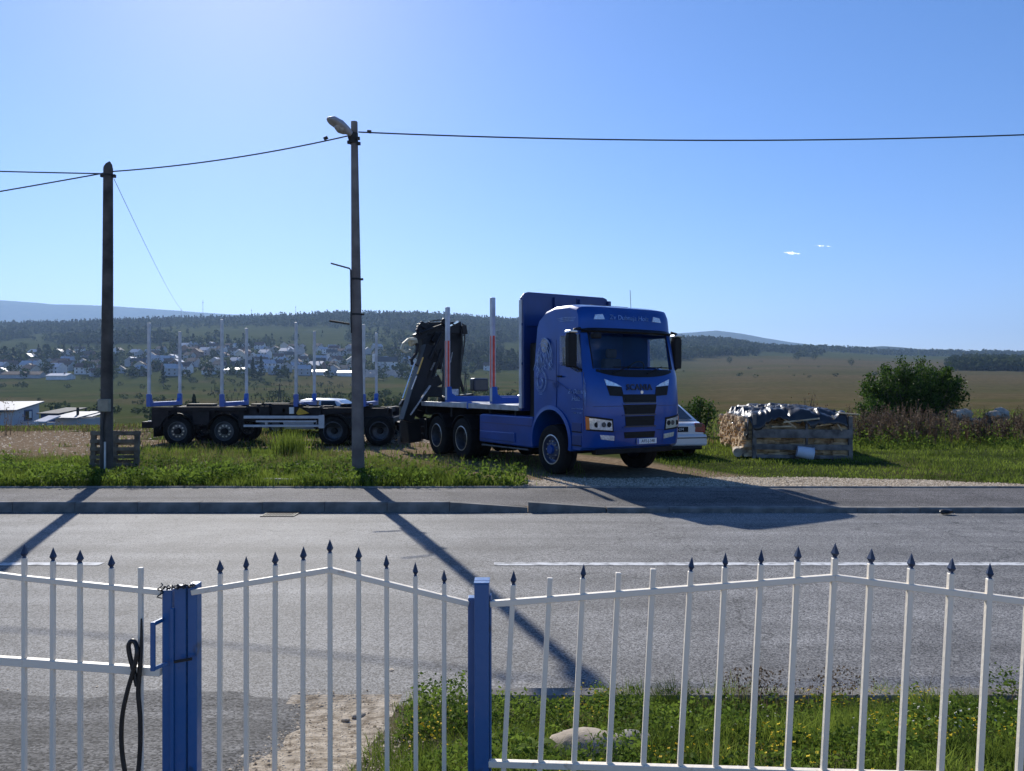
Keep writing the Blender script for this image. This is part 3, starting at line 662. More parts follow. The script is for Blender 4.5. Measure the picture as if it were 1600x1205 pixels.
# mirrors
for sgn, x in ((-1, 0.0), (1, 2.5)):
    mb = MB(); xm = x+sgn*(.17 if sgn < 0 else .11); mb.prism([(xm-.09, 2.30), (xm+.09, 2.30), (xm+.10, 2.45), (xm+.10, 2.95), (xm+.07, 3.0), (xm-.08, 3.0), (xm-.10, 2.9), (xm-.10, 2.4)], 'y', .34, .50)
    mi = mb.build('mirror', 'black_plastic', truck, 0, .03, 3)
    MB().box(xm-.085, xm+.085, .502, .508, 2.36, 2.72).build('mirror_glass', 'lamp_clear', mi)
    MB().tube([(xm, .37, 2.98), (xm-sgn*.05, .37, 3.07), (x-sgn*.05, .42, 3.10)], .03, 8).build('mirror_arm', 'black_plastic', mi, 60)
    MB().tube([(xm, .37, 2.33), (x-sgn*.04, .35, 2.24)], .025, 8).build('mirror_arm', 'black_plastic', mi, 60)
    MB().prism([(xm-.11,3.0),(xm+.11,3.0),(xm+.08,3.06),(xm-.08,3.06)], 'y', .32, .52).build('mirror_cap', 'alloy', mi, 0, .02, 2)
km = MB(); km.box(.10, .30, .02, .16, 2.88, 3.0); km.build('kerb_mirror', 'black_plastic', truck, 0, .03, 3)
# front details
for s_ in (0, 1):
    q = (lambda x: x) if s_ == 0 else (lambda x: 2.5-x)
    front_plate('upper_lamp', 'lamp_clear', quad((q(.44),1.93),(q(.80),1.90),(q(.68),1.96),(q(.40),2.06)), 6, 2, -.012)
    front_plate('lamp_recess', 'black_plastic', quad((q(.50),1.72),(q(.84),1.70),(q(.80),1.895),(q(.44),1.92)), 6, 2, -.007)
    hl = front_plate('headlight', 'lamp_clear', quad((q(.07),1.04),(q(.55),1.00),(q(.53),1.20),(q(.05),1.27)), 8, 3, -.014)
    front_plate('headlight_surround', 'black_plastic', quad((q(.045),1.005),(q(.585),.965),(q(.565),1.24),(q(.03),1.31)), 8, 3, -.006, parent=hl)
    front_plate('indicator', 'amber', quad((q(.035),1.03),(q(.085),1.03),(q(.075),1.28),(q(.025),1.29)), 3, 2, -.020, parent=hl)
    for j, lx in enumerate((.20, .35, .47)):
        hb = MB(); yb = front_y(q(lx), 1.12)-.016; hb.cyl((q(lx), yb, 1.125), (q(lx), yb-.006, 1.125), .055, .05, 14); hb.build('headlight_lens', 'grille_edge' if j == 1 else 'black_plastic', hl, 40)
    front_plate('fog_lamp', 'lamp_clear', quad((q(.30),.83),(q(.60),.79),(q(.60),.89),(q(.28),.92)), 5, 2, -.010)
    front_plate('roof_spotlight', 'lamp_clear', quad((q(.36),3.30),(q(.62),3.31),(q(.58),3.42),(q(.40),3.40)), 4, 2, -.02, .03)
for z0, z1, a, b in ((1.575,1.74,.80,.82), (1.33,1.555,.80,.86), (1.085,1.305,.86,.88), (.83,.96,.84,.86)):
    front_plate('grille_opening', 'black_plastic', quad((b,z0),(2.5-b,z0),(2.5-a,z1),(a,z1)), 8, 2, -.005, .01)
for z in (1.56, 1.315, 1.07):
    front_plate('grille_slat', 'grille_edge', rect(.84, 1.66, z-.012, z+.012), 8, 1, -.022, .03)
for z in (1.64, 1.44, 1.2, .9):
    front_plate('grille_slat', 'black_plastic', rect(.87, 1.63, z-.018, z+.018), 8, 1, -.016, .02)
Mf = Matrix.Translation((1.25, front_y(1.25, 1.9)-.012, 1.885)) @ Matrix.Rotation(radians(90-8), 4, 'X')
text('SCANIA', .175, 'ink', truck, Mf, 'lettering', extrude=.008, space=1.12, offset=.004)
em = MB(); em.cyl((1.31, front_y(1.31,1.79)-.012, 1.785), (1.31, front_y(1.31,1.79)+.01, 1.785), .035, None, 16); em.build('badge', 'alloy', truck, 40)
npl = MB(); npl.box(1.16, 1.68, -.012, -.002, .70, .815); npl = npl.build('number_plate', 'white_plate', truck, 0, .004, 1)
MB().box(1.165, 1.205, -.0145, -.0125, .705, .81).build('country_band', 'plate_blue', npl)
text('A92-J-348', .092, 'ink', npl, Matrix.Translation((1.45, -.013, .757)) @ Matrix.Rotation(radians(90), 4, 'X'), extrude=.0015, space=.95)
Mr = Matrix.Translation((1.25, front_y(1.25, 3.36)-.012, 3.36)) @ Matrix.Rotation(radians(90-17), 4, 'X')
text('Zv Dubnaja Holz', .15, 'airbrush', truck, Mr, extrude=.004, shear=.3)
for z in (.985, 1.50): front_plate('panel_seam', 'truck_navy', rect(.05, .80, z-.007, z+.007), 6, 1, -.003, .006); front_plate('panel_seam', 'truck_navy', rect(1.70, 2.45, z-.007, z+.007), 6, 1, -.003, .006)
for x in (.62, 1.88): front_plate('panel_seam', 'truck_navy', rect(x-.006, x+.006, .64, .985), 1, 4, -.003, .006)
for z in (1.545, 1.305, 1.06): front_plate('grille_bar', 'truck_blue', rect(.80, 1.70, z-.016, z+.016), 8, 1, -.014, .02)
MB().box(.25, 2.25, .14, .32, .50, .62).build('underrun_bar', 'chassis_black', truck, 0, .02)
wp = MB()
for x in (.62, 1.5): wp.tube([(x, front_y(x,2.2)-.03, 2.18), (x+.45, front_y(x+.45,2.34)-.02, 2.33)], .012, 6).tube([(x+.05, front_y(x,2.3)-.015, 2.31), (x+.80, front_y(min(x+.8,2.3),2.3)-.012, 2.31)], .010, 6)
wp.build('wipers', 'black_plastic', truck)
# side: door gap, handle, steps, skirts, writing and airbrush picture (near side is x = 0)
MS = Matrix(((0,0,-1,0),(-1,0,0,0),(0,1,0,0),(0,0,0,1)))     # text x -> -y (towards the front), text y -> z, text z -> -x
def side_text(s, size, y, z, m='airbrush', x=-.003, **k):
    return text(s, size, m, truck, Matrix.Translation((x, y, z)) @ MS, 'lettering', **k)
side_text('Zv Dubnaja', .135, .46, 1.80, shear=.3, extrude=.002)
side_text('Holz', .15, .50, 1.655, shear=.3, extrude=.002)
side_text('www.dubnaja-holz', .055, .44, 1.45, extrude=.002); side_text('+387 57 448', .055, .44, 1.36, extrude=.002)
side_text('BiH', .16, 1.22, 1.93, 'truck_navy', extrude=.002)
dg_ = MB()
for a, b in (((1.20,2.9),(1.20,1.3)), ((.235,2.2),(.235,1.0)), ((.235,1.62),(1.2,2.02)), ((1.2,2.02),(2.1,2.10))):
    dg_.beam((-.001, a[0], a[1]), (-.001, b[0], b[1]), .006, .014, (1,0,0))
dg_.build('door_seam', 'truck_navy', truck)
MB().box(-.03, -.002, .98, 1.14, 2.10, 2.14).build('door_handle', 'black_plastic', truck, 0, .01)
for z0, z1 in ((.98, 1.16), (.70, .90)):
    MB().box(-.012, .02, .30, .62, z0, z1).build('step', 'truck_navy', truck, 0, .006)
    MB().box(-.02, .02, .30, .62, z0-.02, z0).build('step_tread', 'black_plastic', truck)
def stroke(mb, pts, w0, x=-.004):           # flat painted stroke on the side, in (y,z)
    n = len(pts); vs = []
    for i, (a, b) in enumerate(pts):
        t = Vector(pts[min(i+1, n-1)])-Vector(pts[max(i-1, 0)]); t.normalize(); wd = w0*(.35+.65*sin(pi*i/(n-1)))
        vs += [(x, min(2.1, a-t.y*wd), b+t.x*wd), (x, min(2.1, a+t.y*wd), b-t.x*wd)]
    mb.add(vs, [(2*i, 2*i+1, 2*i+3, 2*i+2) for i in range(n-1)])
mur = MB()
def arc(cy, cz, ry, rz, a0, a1, w0, n=14): stroke(mur, [(cy+ry*cos(radians(a0+(a1-a0)*k/n)), cz+rz*sin(radians(a0+(a1-a0)*k/n))) for k in range(n+1)], w0)
q = random.Random(5)
for k in range(9): arc(1.72+q.uniform(-.05,.05), 2.45+q.uniform(-.1,.1), .16+.025*k, .25+.03*k, 100-k*4, 200+q.uniform(-20,20), .007)
for k in range(7): arc(1.60+q.uniform(-.08,.08), 2.50, .10+.03*k, .12+.035*k, -70, 40+q.uniform(-20,20), .008)
for k in range(12):
    a = q.uniform(1.42, 2.0); stroke(mur, [(a, 2.72-.01*k), (a+q.uniform(-.06,.06), 2.55), (a+q.uniform(-.12,.12), 2.38), (a+q.uniform(-.14,.14), 2.26)], .010)
for rr in (.22, .25): arc(1.80, 2.02, rr*.86, rr, 0, 360, .006, 28)
for k in range(6): arc(1.80, 2.02, .05+.02*k, .06+.026*k, 40+k*50, 200+k*50, .008)
stroke(mur, [(1.90,1.74),(1.80,1.735),(1.70,1.74)], .008)
for k in range(3): stroke(mur, [(.55+.03*k,3.34-.035*k),(.9,3.36-.035*k),(1.25-.05*k,3.355-.035*k)], .009, .04)
for k in range(7): stroke(mur, [(.16+.015*k,1.45+.03*k),(.15+.012*k,1.75),(.17+.01*k,2.0+.02*k)], .004)
tag(mur.build('airbrush_picture', 'airbrush', truck), kind='stuff')
sk = MB(); 
for k in range(8): arc_ = k
mur = MB(); mur.add([(-.0035, 1.66+.13*cos(a)*(1+.15*sin(3*a)), 2.80+.17*sin(a)*(1+.1*cos(2*a))) for a in np.linspace(0, 2*pi, 22)[:-1]], [tuple(range(21))]); mur.build('airbrush_patch', 'airbrush_skin', truck)
rs = MB(); rs.prism([(2.16,.52),(4.62,.52),(4.62,1.18),(4.5,1.22),(2.16,1.22)], 'x', .02, .55); rs.build('side_skirt', 'truck_blue', truck, 0, .03, 3)
MB().prism([(2.9,.60),(4.55,.60),(4.55,.80),(2.9,.82)], 'x', -.012, .03).build('skirt_panel', 'truck_blue', truck, 0, .015, 2)
MB().prism([(2.2,1.0),(4.55,1.0),(4.55,1.02),(2.2,1.02)], 'x', .012, .03).build('skirt_seam', 'truck_navy', truck)
MB().prism([(2.16,.52),(4.62,.52),(4.62,1.22),(2.16,1.22)], 'x', 1.95, 2.48).build('side_skirt', 'truck_blue', truck, 0, .03, 3)
MB().cyl((.06, 2.4, .46), (.06, 4.55, .44), .022, None, 8).build('guard_rail', 'grey_rim', truck, 40)
# roof pod and antennas
MB().prism([(.9,3.63),(1.0,3.68),(1.5,3.69),(1.65,3.60)], 'x', .75, 1.75).build('roof_hatch', 'black_plastic', truck, 0, .02)
for x, y in ((2.25, 1.5), (1.15, 2.05)): MB().tube([(x, y, 3.35), (x-.02, y+.03, 4.15 if x > 2 else 3.95)], .006, 5).build('antenna', 'black_plastic', truck)
# chassis
for x in (.82, 1.60): MB().box(x, x+.09, 1.0, 9.1, .78, 1.06).build('chassis_rail', 'chassis_black', truck, 0, .01)
MB().box(.5, 2.0, .5, 2.3, .62, 1.05).box(.9, 1.6, 2.3, 4.8, .7, 1.1).build('engine_block', 'chassis_black', truck, 0, .05)
for y in (3.0, 4.2, 6.3, 7.9): MB().box(.1, 2.4, y, y+.09, 1.08, 1.34).build('cross_beam', 'chassis_black', truck)
for yc in (RA1, RA2):
    for x0, x1 in ((.0, .62), (1.88, 2.5)):
        mb = MB(); mb.lathe([(.60, x0), (.62, x0), (.62, x1), (.60, x1), (.60, x0)], (0, yc, .54), 'x', 20, radians(25), radians(155)); mb.build('mudguard', 'chassis_black', truck, 40)
MB().box(.02, .62, 7.72, 7.76, .35, 1.0).build('mud_flap', 'black_plastic', truck); MB().box(1.88, 2.48, 7.72, 7.76, .35, 1.0).build('mud_flap', 'black_plastic', truck)
# headboard
hb = MB(); hb.prism([(.0,1.34),(2.5,1.34),(2.5,3.9),(2.40,4.06),(2.30,4.09),(.20,4.09),(.10,4.06),(.0,3.94)], 'y', 2.62, 2.68); hb.build('headboard', 'truck_navy', truck, 0, .02, 2)
for x in (.02, .86, 1.56, 2.40): MB().box(x, x+.08, 2.55, 2.617, 1.4, 4.0).build('headboard_post', 'truck_navy', truck, 0, .01)
for z in (2.4, 3.3): MB().box(.0, 2.5, 2.57, 2.616, z, z+.06).build('headboard_rail', 'truck_navy', truck)
MB().box(-.01, .05, 2.60, 2.70, 1.4, 3.9).build('headboard_edge', 'aluminium', truck, 0, .01)
MB().box(.15, .45, 2.2, 2.5, 1.1, 2.9).build('air_intake', 'black_plastic', truck, 0, .04)
# load bed
for a, b in ((2.74, 5.18), (5.26, 8.06)):
    MB().box(.0, .10, a, b, 1.34, 1.47).build('bed_rail', 'bed_steel', truck, 0, .01); MB().box(2.40, 2.50, a, b, 1.34, 1.47).build('bed_rail', 'bed_steel', truck, 0, .01)
MB().box(-.015, .12, 5.185, 5.255, 1.32, 1.50).build('bed_bracket', 'bunk_blue', truck, 0, .015)
yb = 2.76
while yb < 8.0:
    MB().box(.10, 2.40, yb, min(yb+.50, 8.06), 1.40, 1.445).build('bed_plate', 'bed_steel', truck); yb += .51
def bunk(root, y, x0, x1, z0, ztop, wd=.14, stripes=True, bh=.42, post_w=.075, M=None):
    b = MB(); t = .13
    b.prism([(x0,z0),(x1,z0),(x1,z0+bh),(x1-t,z0+bh),(x1-t-.02,z0+.24),(x1-t-.14,z0+.16),(x0+t+.14,z0+.16),(x0+t+.02,z0+.24),(x0+t,z0+bh),(x0,z0+bh)], 'y', y-wd/2, y+wd/2)
    bk = b.build('bunk', 'bunk_blue', root, 0, .01)
    for x, s in ((x0+.045, 1), (x1-.045, -1)):
        p = MB(); p.prism([(x-.05, y-.055), (x+.05, y-.055), (x+.05, y+.055), (x-.05, y+.055)], 'z', z0+.06, ztop)
        st = p.build('stake', 'aluminium', root, 0, .012, 2)
        if stripes and s == 1:
            MB().box(x-.0535, x-.0505, y-.05, y+.05, z0+bh-.02, z0+bh+1.25).build('reflective_strip', 'reflector_red', st)
            for yo in (-.045, .03): MB().box(x-.0565, x-.0538, y+yo, y+yo+.018, z0+bh-.02, z0+bh+1.25).build('reflective_edge', 'reflector_white', st)
            MB().box(x-.03, x+.03, y-.0585, y-.0555, z0+bh-.02, z0+bh+1.25).build('reflective_strip', 'reflector_red', st)
            MB().box(x+.03, x+.045, y-.0585, y-.0555, z0+bh-.02, z0+bh+1.25).build('reflective_edge', 'reflector_white', st)
    return bk
bunk(truck, 4.0, 0, 2.5, 1.475, 4.08); bunk(truck, 6.45, 0, 2.5, 1.475, 4.06)
# rear end
MB().box(.1, 2.4, 8.6, 8.75, .45, .60).box(.3, .42, 8.6, 8.7, .6, 1.0).box(2.0, 2.12, 8.6, 8.7, .6, 1.0).build('rear_bumper', 'chassis_black', truck, 0, .02)
MB().box(.1, 1.0, 8.0, 8.5, .35, .95).box(1.5, 2.4, 8.0, 8.5, .4, .95).build('tool_box', 'chassis_black', truck, 0, .03)
for z in (.52, .72): MB().box(.04, .5, 8.1, 8.16, z, z+.03).build('ladder_rung', 'grey_rim', truck)
for x in (.25, 2.05): MB().box(x, x+.3, 8.755, 8.78, .62, .72).build('tail_light', 'reflector_red', truck)
MB().box(1.1, 1.4, 8.7, 9.0, .6, .8).build('tow_coupling', 'chassis_black', truck, 0, .03)

# loader crane behind the bed, folded across the truck
mat('crane_black', (0.007, 0.007, 0.009), 0.45, 0.0, var=0.3, scale=5, spec=.35)
mat('chrome', (0.75, 0.76, 0.78), 0.12, 1.0, var=0.05)
mat('cream_metal', (0.55, 0.50, 0.36), 0.5, 0.1, var=0.3, scale=8)
mat('label_yellow', (0.62, 0.36, 0.02), 0.45, var=0.15, scale=20)
mat('label_white', (0.55, 0.55, 0.57), 0.5, var=0.35, scale=30)
mat('label_red', (0.45, 0.03, 0.04), 0.45, var=0.1)
CT = 8.55
def CP(px, py, t=CT):            # photo point -> truck-local point in the crane's plane y = t
    k = (px-CX)/F_PX; cth, sth = cos(radians(31.5)), sin(radians(31.5))
    X0 = 1.575-sth*t; D0 = 15.41+cth*t; v = (k*D0-X0)/(cth-sth*k); D = D0+sth*v; v = v; vv = v/1.042
    return Vector((vv, t, EYE-(py-HZ)/F_PX*D-TR_Z))
crane = 'crane_black'
def cbeam(a, b, wd, ht, name, m=crane, t0=CT, t1=None, bev=.02):
    return MB().beam(CP(*a, t0), CP(*b, t0 if t1 is None else t1), ht, wd, (0,1,0)).build(name, m, truck, 0, bev, 2)
MB().box(.45, 2.05, 8.15, 8.95, 1.06, 1.30).box(.9, 1.6, 8.2, 8.9, 1.28, 1.62).build('crane_base', crane, truck, 0, .03)
pil = cbeam((703,632), (709,508), .44, .40, 'crane_pillar')
cbeam((690,628), (738,622), .22, .30, 'crane_control_stand', t0=8.3)
MB().box(1.75, 2.25, 8.2, 8.5, 1.75, 2.15).build('crane_seat', 'grille_edge', truck, 0, .05)
cbeam((718,604), (708,560), .10, .10, 'crane_strut'); cbeam((724,612), (714,575), .07, .08, 'crane_strut')
cbeam((716,512), (656,514), .44, .36, 'crane_main_boom', t0=CT-.05)
cbeam((690,512), (676,575), .50, .34, 'crane_boom_base', t0=CT)
cbeam((712,508), (700,535), .40, .42, 'crane_knuckle', t0=CT-.02)
MB().beam(CP(696,512,CT-.26), CP(716,502,CT-.26), .06, .05, (0,1,0)).build('crane_top_plate', 'chrome', truck, 0, .01)
cbeam((662,508), (668,560), .34, .36, 'crane_knuckle', t0=CT-.05)
cbeam((670,540), (634,658), .36, .32, 'crane_outer_boom', t0=CT-.28)
cbeam((688,530), (652,640), .34, .26, 'crane_extension', t0=CT-.1)
cbeam((640,655), (644,690), .50, .40, 'crane_stand', t0=CT-.1)
for a, b, r in (((648,566),(629,622),.016), ((690,545),(676,590),.045), ((672,560),(690,520),.05), ((655,520),(690,508),.04)):
    MB().cyl(CP(*a, CT-.48), CP(*b, CT-.48), r, None, 10).build('hydraulic_ram', 'chrome' if r < .02 else crane, truck, 40)
MB().beam(CP(672,602,CT-.46), CP(641,648,CT-.46), .03, .09, (0,1,0)).build('crane_strut', 'label_white', truck)
MB().beam(CP(661,558,CT-.50), CP(652,584,CT-.50), .012, .085, (0,1,0)).build('warning_label', 'label_yellow', truck)
MB().beam(CP(651,587,CT-.50), CP(643,608,CT-.50), .012, .06, (0,1,0)).build('type_label', 'label_white', truck)
MB().beam(CP(679,566,CT-.36), CP(673,578,CT-.36), .01, .10, (0,1,0)).build('type_label', 'label_white', truck)
MB().beam(CP(706,550,CT-.21), CP(703,566,CT-.21), .01, .10, (0,1,0)).build('maker_label', 'label_white', truck)
MB().beam(CP(702,568,CT-.21), CP(699,576,CT-.21), .01, .09, (0,1,0)).build('maker_label', 'label_red', truck)
P_ = CP(704.5, 558, CT-.218); ang = math.atan2(*(CP(706,550)-CP(703,566)).xz[::-1]) if False else radians(78)
text('LIV', .085, 'label_red', truck, Matrix.Translation(P_) @ Matrix.Rotation(radians(90), 4, 'X') @ Matrix.Rotation(ang, 4, 'Z'), extrude=.002)
MB().box(1.0, 1.25, CT-.33, CT-.30, 1.62, 1.82).build('type_label', 'label_white', truck)
cbeam((632,632), (630,690), .18, .20, 'stabiliser_leg', t0=8.8); MB().beam(CP(622,688,8.8), CP(634,688,8.8), .2, .04, (0,1,0)).build('stabiliser_foot', 'grey_rim', truck)
cbeam((626,628), (660,650), .16, .2, 'stabiliser_beam', t0=8.75); cbeam((640,640), (700,640), .2, .25, 'stabiliser_beam', t0=8.75)
for a, b, h_ in (((664,606),(688,592),.08), ((662,612),(690,612),.12)): cbeam(a, b, h_, .3, 'crane_step', t0=8.4)
hs = MB()
for (a, c, b) in (((662,506),(652,500),(650,530)), ((668,504),(690,494),(712,508)), ((722,505),(730,520),(722,560)), ((720,512),(726,540),(719,590)), ((655,512),(645,530),(655,550)), ((676,540),(700,580),(690,610)), ((640,560),(660,585),(668,560)), ((660,512),(675,500),(695,516))):
    p0, p1, p2 = CP(*a, CT-.3), CP(*c, CT-.36), CP(*b, CT-.3); hs.tube([p0.lerp(p1, t).lerp(p1.lerp(p2, t), t) for t in np.linspace(0, 1, 12)], .017, 6)
hs.build('hoses', 'black_rubber', truck)
# rotator and grapple hanging at the boom end
cbeam((664,520), (648,528), .2, .22, 'rotator_link', t0=CT-.2)
MB().cyl(CP(650,532,CT-.25), CP(640,534,CT-.25), .11, .13, 14).build('rotator', 'cream_metal', truck, 40)
for s_ in (-.16, .16):
    gp = MB(); pts = [CP(*p, CT-.25+s_) for p in ((650,530),(638,530),(630,537),(627,546),(634,550),(642,547))]
    for i in range(len(pts)-1): gp.beam(pts[i], pts[i+1]+(pts[i+1]-pts[i])*.08, .07, .12-.014*i, (0,1,0))
    gp.build('grapple_tine', 'cream_metal', truck, 0, .01)
    gp = MB(); pts = [CP(*p, CT-.2+s_) for p in ((652,536),(650,552),(643,562),(644,570))]
    for i in range(len(pts)-1): gp.beam(pts[i], pts[i+1], .07, .11-.02*i, (0,1,0))
    gp.build('grapple_tine', crane, truck, 0, .01)
MB().box(*[0,0.001,0,0.001,0,0.001]) 
for a, b in (((656,505),(668,512)), ((652,512),(660,520)), ((700,508),(690,500)), ((724,508),(726,522)), ((684,520),(676,534)), ((668,506),(676,514))):
    cbeam(a, b, .11, .16, 'valve_block', t0=CT-.30, bev=.015)
cg = MB(); cg.tube([CP(722,506,CT-.3), CP(728,508,CT-.3), CP(727,522,CT-.3), CP(721,526,CT-.3)], .014, 6); cg.build('hose_guard', crane, truck)

# ------------------------------------------------------------------ trailer (stands parallel to the road)
TD = 25.5; TZ = -0.02
trailer = empty('log_trailer', (-8.2, TD, TZ), 0, 'black four axle timber trailer with blue bunks and silver stakes', 'trailer')
mat('trailer_frame', (0.018, 0.014, 0.016), 0.65, 0.0, spec=.3, var=0.4, scale=4, bump=.1)
mat('guard_grey', (0.46, 0.48, 0.54), 0.45, 0.3, var=0.1)
def tx(px): return (px-CX)/F_PX*TD+8.2
TW = 2.45
for px, st in ((277,'trail'), (350,'trail'), (520,'drive'), (592,'drive')):
    for yy, o_ in ((.19, -1), (TW-.19, 1)): wheel(trailer, 'wheel', (tx(px), yy, .50), 'y', o_, .50, .36, st, 'grey_rim')
    MB().cyl((tx(px), .3, .5), (tx(px), TW-.3, .5), .07).build('axle', 'chassis_black', trailer, 40)
    if px < 560:
        for y0 in (.0, TW-.40):
            mb = MB(); mb.lathe([(.565, y0-.02), (.585, y0-.02), (.585, y0+.40), (.565, y0+.40), (.565, y0-.02)], (tx(px), 0, .52), 'y', 20, radians(3), radians(177)); mb.build('mudguard', 'black_plastic', trailer, 40)
for y0 in (.32, TW-.50): MB().box(tx(213)+.35, tx(500), y0, y0+.18, .78, 1.30).box(tx(495), tx(610), y0, y0+.16, .90, 1.26).build('frame_rail', 'trailer_frame', trailer, 0, .015)
MB().box(tx(238), tx(384), .02, .10, 1.18, 1.31).box(tx(238), tx(262), .05, .09, .66, 1.18).box(tx(300), tx(326), .05, .09, .72, 1.18).box(tx(372), tx(380), .05, .09, .62, 1.18).build('side_plate', 'trailer_frame', trailer, 0, .01)
MB().box(tx(238), tx(375), TW-.1, TW-.02, .8, 1.31).build('side_plate', 'trailer_frame', trailer, 0, .01)
for px in (250, 300, 330, 400, 440, 480, 560, 600): MB().box(tx(px), tx(px)+.10, .06, TW-.06, 1.10, 1.28).build('cross_member', 'trailer_frame', trailer, 0, .01)
MB().box(tx(388), tx(420), .06, .12, 1.02, 1.34).box(tx(404), tx(445), .3, .6, 1.3, 1.43).box(tx(424), tx(470), .06, .12, 1.06, 1.40).box(tx(476), tx(500), .1, .2, 1.02, 1.30).box(tx(512), tx(556), .06, .12, 1.1, 1.28).box(tx(530), tx(575), .5, .9, 1.26, 1.40).build('side_box', 'trailer_frame', trailer, 0, .01)
MB().box(tx(212), tx(240), .4, TW-.4, .58, .80).box(tx(238)-.02, tx(238)+.04, .1, TW-.1, .30, .62).build('rear_bumper', 'chassis_black', trailer, 0, .02)
MB().box(tx(222), tx(240), .38, .46, .805, .83).build('rear_light_bar', 'guard_grey', trailer)
for z0, z1 in ((.92, 1.02), (.64, .72)):
    MB().box(tx(381), tx(504), -.03, .02, z0, z1).build('side_guard', 'guard_grey', trailer, 0, .01)
MB().box(tx(400), tx(495), -.025, .0, .80, .86).build('side_guard', 'guard_grey', trailer, 0, .006)
MB().box(tx(498), tx(507), -.034, .024, .60, 1.04).build('side_guard', 'guard_grey', trailer, 0, .01)
for px in (403, 490): MB().box(tx(px), tx(px)+.06, .0, .09, .6, 1.0).build('guard_bracket', 'chassis_black', trailer)
MB().prism([(tx(463),1.10),(tx(468),1.28),(tx(483),1.10),(tx(466),1.04)], 'y', -.02, .05).build('wheel_chock', 'label_yellow', trailer)
MB().box(tx(452), tx(459), -.01, .055, 1.08, 1.30).build('notice_plate', 'white_plate', trailer)
MB().cyl((tx(545), TW/2, 1.0), (tx(545), TW/2, 1.2), .55, None, 24).build('turntable', 'chassis_black', trailer, 40)
MB().box(tx(505), tx(614), .1, TW-.1, .62, .96).build('bogie_frame', 'chassis_black', trailer, 0, .03)
MB().beam((tx(610), TW/2-.35, .75), (tx(640), TW/2-1.6, .70), .14, .14).beam((tx(610), TW/2+.35, .75), (tx(640), TW/2-1.5, .70), .14, .14).build('drawbar', 'chassis_black', trailer, 0, .02)
for px, h_ in ((232, 4.10), (346, 4.22), (462, 4.12), (568, 4.05)):
    n0 = 0
    b = MB(); y0, y1, z0, t, bh = -.02, TW+.02, 1.315, .12, .42
    b.prism([(y0,z0),(y1,z0),(y1,z0+bh),(y1-t,z0+bh),(y1-t-.02,z0+.24),(y1-t-.12,z0+.15),(y0+t+.12,z0+.15),(y0+t+.02,z0+.24),(y0+t,z0+bh),(y0,z0+bh)], 'x', tx(px)-.07, tx(px)+.07)
    b.build('bunk', 'bunk_blue', trailer, 0, .01)
    for yy, hh in ((y0+.06, h_), (y1-.06, h_-.12)):
        MB().box(tx(px)-.045, tx(px)+.045, yy-.045, yy+.045, z0+.06, hh).build('stake', 'aluminium', trailer, 0, .012)
hz_ = MB()
for k in range(14):
    x0 = R.uniform(tx(390), tx(600)); hz_.tube([(x0+u*.9*R.uniform(.8,1), .08+.3*R.random()*u, 1.32+.12*sin(pi*u)*R.random()) for u in np.linspace(0, 1, 8)], .016, 5)
tag(hz_.build('air_hoses', 'black_rubber', trailer), kind='stuff')
for px, w_ in ((300, .9), (402, .5), (545, .6)): MB().box(tx(px)-.4, tx(px)-.4+w_, .5, .9, 1.285, 1.40).build('top_plate', 'trailer_frame', trailer, 0, .02)

